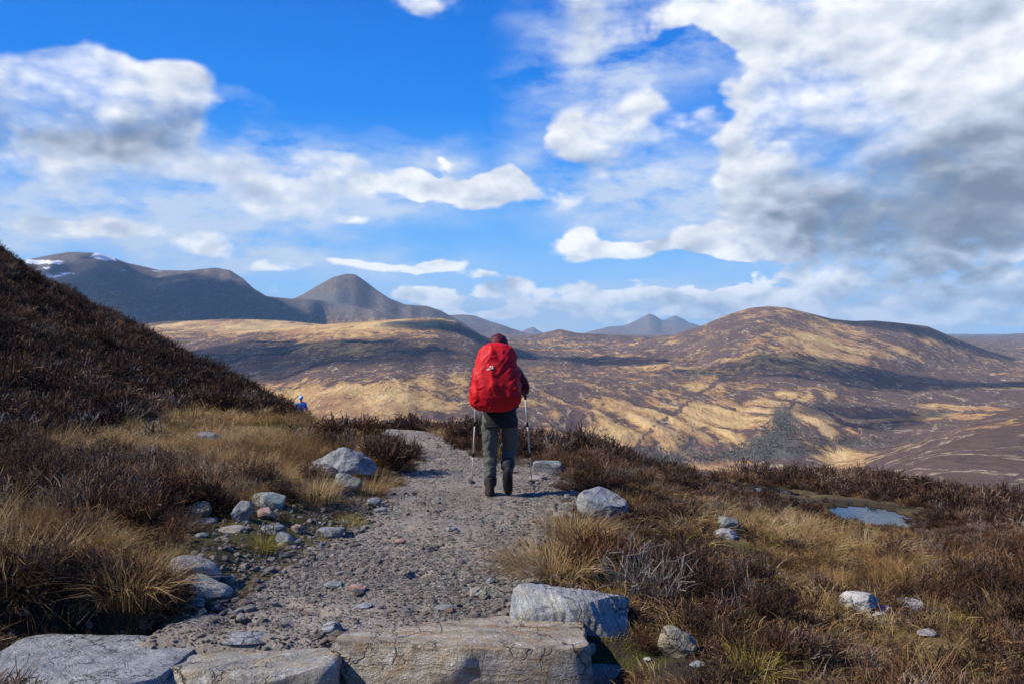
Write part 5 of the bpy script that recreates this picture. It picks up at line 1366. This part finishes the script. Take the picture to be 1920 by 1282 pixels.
    for sx in (-1, 1):
        cxs = 0.035 + sx * 0.115
        child('strap', py_mesh('strap', *tube([(cxs, -0.10, 0.60), (cxs, 0.02, 0.60), (cxs + sx * 0.01, 0.20, 0.52), (cxs + sx * 0.03, 0.235, 0.36), (cxs + sx * 0.07, 0.13, 0.14), (cxs + sx * 0.06, -0.08, 0.06)], [0.022] * 6, 8), black), pr)
    child('hip_belt', loft('hip_belt', [(0.025, 0.04, 0.01, 0.205, 0.172), (0.05, 0.04, 0.01, 0.210, 0.178), (0.085, 0.04, 0.01, 0.205, 0.172)], black, seg=36, power=2.2), pr)

def build_far_walker():
    # someone in blue further down the path, cut off by the brow
    px, row = 564, 742
    best = None
    for y in np.linspace(24, 75, 160):
        x = (px - 960) / F * y; g = gz(x, y); top = EYE + (HZ - row) / F * y
        if g + 1.72 <= top + 0.02: best = (x, y, g); break
    if best is None: best = ((px - 960) / F * 45, 45, EYE + (HZ - row) / F * 45 - 1.72)
    x, y, g = best
    print('far walker at', best)
    blue = cloth('bright_blue_jacket', (0.06, 0.22, 0.62), 0.6, 0.15); dk = cloth('dark_trousers', (0.02, 0.02, 0.025), 0.8); sk = cloth('skin_far', (0.45, 0.28, 0.2), 0.6, 0.1); hat = cloth('pale_blue_hat', (0.45, 0.60, 0.80), 0.8, 0.1)
    root = bpy.data.objects.new('person', None); root.location = (x, y, g); root.rotation_euler = (0, 0, 0.4)
    link(root, label='distant walker in a bright blue jacket, half hidden behind the heather on the left brow', category='person')
    J = [(0, 0, 0.92, 0.12), (0, 0.02, 1.2, 0.13), (0, 0.03, 1.38, 0.12), (0, 0.03, 1.5, 0.055), (0, 0.04, 1.62, 0.09), (-0.09, 0, 0.85, 0.08), (-0.09, 0.10, 0.46, 0.06), (-0.09, 0.02, 0.06, 0.05), (0.09, 0, 0.85, 0.08), (0.09, 0.02, 0.46, 0.06), (0.09, -0.12, 0.08, 0.05),
         (-0.18, 0.02, 1.38, 0.06), (-0.26, 0.05, 1.12, 0.045), (-0.22, 0.2, 0.98, 0.035), (0.18, 0.02, 1.38, 0.06), (0.26, 0.05, 1.12, 0.045), (0.22, 0.2, 0.98, 0.035)]
    B = [(0, 1), (1, 2), (2, 3), (3, 4), (0, 5), (5, 6), (6, 7), (0, 8), (8, 9), (9, 10), (2, 11), (11, 12), (12, 13), (2, 14), (14, 15), (15, 16)]
    child('body', skin_mesh('body', J, B, sk), root)
    child('jacket', skin_mesh('jacket', [(0, 0, 0.86, 0.17), (0, 0.02, 1.2, 0.17), (0, 0.03, 1.38, 0.15), (0, 0.03, 1.48, 0.08), (-0.18, 0.02, 1.38, 0.08), (-0.26, 0.05, 1.12, 0.062), (-0.22, 0.18, 1.0, 0.05), (0.18, 0.02, 1.38, 0.08), (0.26, 0.05, 1.12, 0.062), (0.22, 0.18, 1.0, 0.05)], [(0, 1), (1, 2), (2, 3), (2, 4), (4, 5), (5, 6), (2, 7), (7, 8), (8, 9)], blue), root)
    child('trousers', skin_mesh('trousers', [(0, 0, 0.9, 0.14), (-0.09, 0, 0.8, 0.1), (-0.09, 0.10, 0.46, 0.075), (-0.09, 0.02, 0.1, 0.07), (0.09, 0, 0.8, 0.1), (0.09, 0.02, 0.46, 0.075), (0.09, -0.12, 0.12, 0.07)], [(0, 1), (1, 2), (2, 3), (0, 4), (4, 5), (5, 6)], dk), root)
    child('hat', loft('hat', [(1.60, 0, 0.04, 0.105, 0.115), (1.66, 0, 0.04, 0.108, 0.118), (1.72, 0, 0.04, 0.08, 0.09), (1.745, 0, 0.04, 0.03, 0.03)], hat, seg=20, power=2.0), root)

# ---------------------------------------------------------------- plants that stand out singly
def build_tussocks():
    def one(name, px, py, seed, label, cat, kind, dy=0.0, **k):
        x, y, z = on_ground(px, py)
        f = heather if kind in ('h', 'r', 'w') else tuft
        me = f(name, PLANT[kind.upper()], seed, **k)
        o = bpy.data.objects.new(name, me); o.location = (x, y + dy, z - 0.02)
        KEEP_CLEAR.append((x, y + dy, 0.8 * k.get('spread', k.get('rad', 0.2)) + 0.08)); SHORT.append((x * (1 - 0.35 / y), y - 0.35, 0.35, 0.9))
        return link(o, label=label, category=cat, group=('tussocks' if kind in ('g', 'y') else 'heather bushes') + ' beside the path')
    one('grass_tussock', 250, 1112, 201, 'golden grass tussock overhanging the dark peat bank', 'grass tussock', 'g', n=460, hgt=0.32, spread=0.20, lean=0.95, droop=0.6, width=0.004)
    one('grass_tussock', 1030, 1075, 202, 'large golden tussock at the path edge behind the big grey block', 'grass tussock', 'g', n=1100, hgt=0.32, spread=0.32, lean=1.0, droop=0.62, width=0.0042, wind=(-0.1, -0.1))
    one('grass_tussock', 1075, 1010, 203, 'paler grass tussock just behind the large golden one', 'grass tussock', 'g', n=700, hgt=0.32, spread=0.30, lean=0.9, droop=0.55, width=0.004)
    one('grass_tussock', 492, 1034, 204, 'small yellow green tussock on the mossy verge', 'grass tussock', 'y', n=240, hgt=0.20, spread=0.08, lean=1.2, droop=0.6, width=0.0035)
    one('grass_tussock', 650, 985, 205, 'low yellow green tuft at the gravel edge beside the moss', 'grass tussock', 'y', n=220, hgt=0.16, spread=0.12, lean=1.2, droop=0.6, width=0.0035)
    one('grass_tussock', 1412, 1275, 206, 'yellow green tussock at the bottom edge in dark heather', 'grass tussock', 'y', n=260, hgt=0.22, spread=0.10, lean=1.1, droop=0.6, width=0.0035)
    one('grass_tussock', 30, 1075, 207, 'tall pale grass clump at the frame edge on the left bank', 'grass tussock', 'g', n=260, hgt=0.36, spread=0.30, lean=0.6, droop=0.4, width=0.004, wind=(0.12, 0.0))
    one('grass_tussock', 590, 935, 208, 'orange grass tuft in front of the large pointed boulder', 'grass tussock', 'g', n=380, hgt=0.30, spread=0.24, lean=0.8, droop=0.5, width=0.0045)
    one('grass_tussock', 690, 925, 209, 'straw coloured tuft overhanging the left path edge', 'grass tussock', 'g', n=360, hgt=0.30, spread=0.22, lean=0.8, droop=0.5, width=0.0045)
    one('heather_bush', 730, 880, 210, 'dark heather bush jutting over the left path edge', 'heather bush', 'h', n=150, hgt=0.42, rad=0.42, shoots=10, width=0.008)
    one('heather_bush', 1120, 1085, 211, 'reddish heather bush growing out of the golden tussock', 'heather bush', 'r', n=130, hgt=0.36, rad=0.30, shoots=9, width=0.0055)
    one('heather_bush', 690, 835, 212, 'upright dark heather bush where the path bends away', 'heather bush', 'r', n=130, hgt=0.42, rad=0.36, shoots=10, width=0.010)
    one('heather_bush', 1215, 1135, 213, 'bare grey twiggy heather bush beside the big grey block', 'heather bush', 'w', n=90, hgt=0.40, rad=0.36, shoots=4, width=0.0045)

# ---------------------------------------------------------------- leafless birch wood in the ravine
def build_wood():
    rng = np.random.default_rng(5)
    m = mat_plant('bare_birch', [(0.0, (0.09, 0.078, 0.060)), (0.5, (0.17, 0.15, 0.12)), (1.0, (0.30, 0.27, 0.23))], (0.05, 0.05, 0.04), transl=0.0)
    protos = []
    for s in range(3):
        r2 = np.random.default_rng(90 + s); n = 26
        a = r2.random(n) * 6.283; sp = np.linspace(0, 1, 4)[None, :]
        q = 2.2 * r2.random(n); st = r2.uniform(0.15, 0.5, n) * 7
        P = np.stack([np.cos(a)[:, None] * q[:, None] * sp, np.sin(a)[:, None] * q[:, None] * sp, st[:, None] + (7 * r2.uniform(0.75, 1.05, n) - st)[:, None] * sp], -1)
        trunk = np.array([[[0, 0, -0.5], [0.1, 0, 1.5], [0, 0.1, 3], [0.1, 0.1, 5.5]]], float)
        protos.append(plant_mesh('birch', [ribbons(P, 0.45, 0.30, r2), ribbons(trunk, 0.4, 0.2, r2)], m))
    pts = []
    for (px, row, rx, ry, n) in ((1470, 775, 18, 34, 260), (1462, 810, 34, 26, 420), (1425, 840, 46, 14, 360), (1380, 860, 80, 10, 420), (1285, 862, 60, 12, 260), (1215, 852, 45, 14, 160), (1600, 828, 110, 8, 420), (1290, 830, 24, 18, 120), (1520, 846, 60, 8, 240)):
        a_ = rng.random(n) * 6.283; q_ = np.sqrt(rng.random(n)); u = px + rx * q_ * np.cos(a_); v = row + ry * q_ * np.sin(a_)
        for a, b in zip(u, v): pts.append((a, b))
    pts = np.array(pts); n = len(pts)
    ts = np.geomspace(700, 2600, 160)
    X = (pts[:, 0:1] - 960) / F * ts[None]; Y = np.broadcast_to(ts[None], X.shape); Z = far_z(X, np.array(Y))
    ray = EYE + (HZ - pts[:, 1:2]) / F * ts[None]
    hit = (ray <= Z); ok = hit.any(1); k = hit.argmax(1); ii = np.arange(n)
    P = np.stack([X[ii, k], Y[ii, k], Z[ii, k] - 0.5], -1)[ok]; n = len(P)
    s = rng.uniform(0.35, 0.8, n)
    scatter('birch_wood', P, np.stack([rng.normal(size=n) * .05, rng.normal(size=n) * .05, rng.random(n) * 6.28], -1), np.stack([s, s, s], -1), rng.integers(0, 3, n), rng.random(n), protos, 'leafless grey birch wood in the ravine above the glen', 'wood')
def build_haze():
    bm = bmesh.new(); bmesh.ops.create_cube(bm, size=1.0)
    me = bpy.data.meshes.new('haze'); bm.to_mesh(me); bm.free()
    zl, zh = -900.0, 860.0
    o = bpy.data.objects.new('haze', me); o.scale = (56000, 56000, zh - zl); o.location = (0, 0, (zl + zh) / 2)
    m = bpy.data.materials.new('mountain_air'); m.use_nodes = True; t = NT(m.node_tree); t.n.clear()
    out = t.node('ShaderNodeOutputMaterial'); v = t.node('ShaderNodeVolumePrincipled')
    v.inputs['Color'].default_value = (0.46, 0.74, 1.0, 1); v.inputs['Density'].default_value = 3.9e-5; v.inputs['Anisotropy'].default_value = 0.0
    t.l.new(v.outputs[0], out.inputs['Volume']); me.materials.append(m)
    link(o, kind='stuff', label='thin blue haze in the mountain air')

build_ground(); build_path(); build_pools(); build_far(); build_clouds()
build_hiker(); build_far_walker(); build_stones(); plant_mats(); build_tussocks(); build_plants(); build_gravel(); build_wood(); build_haze()
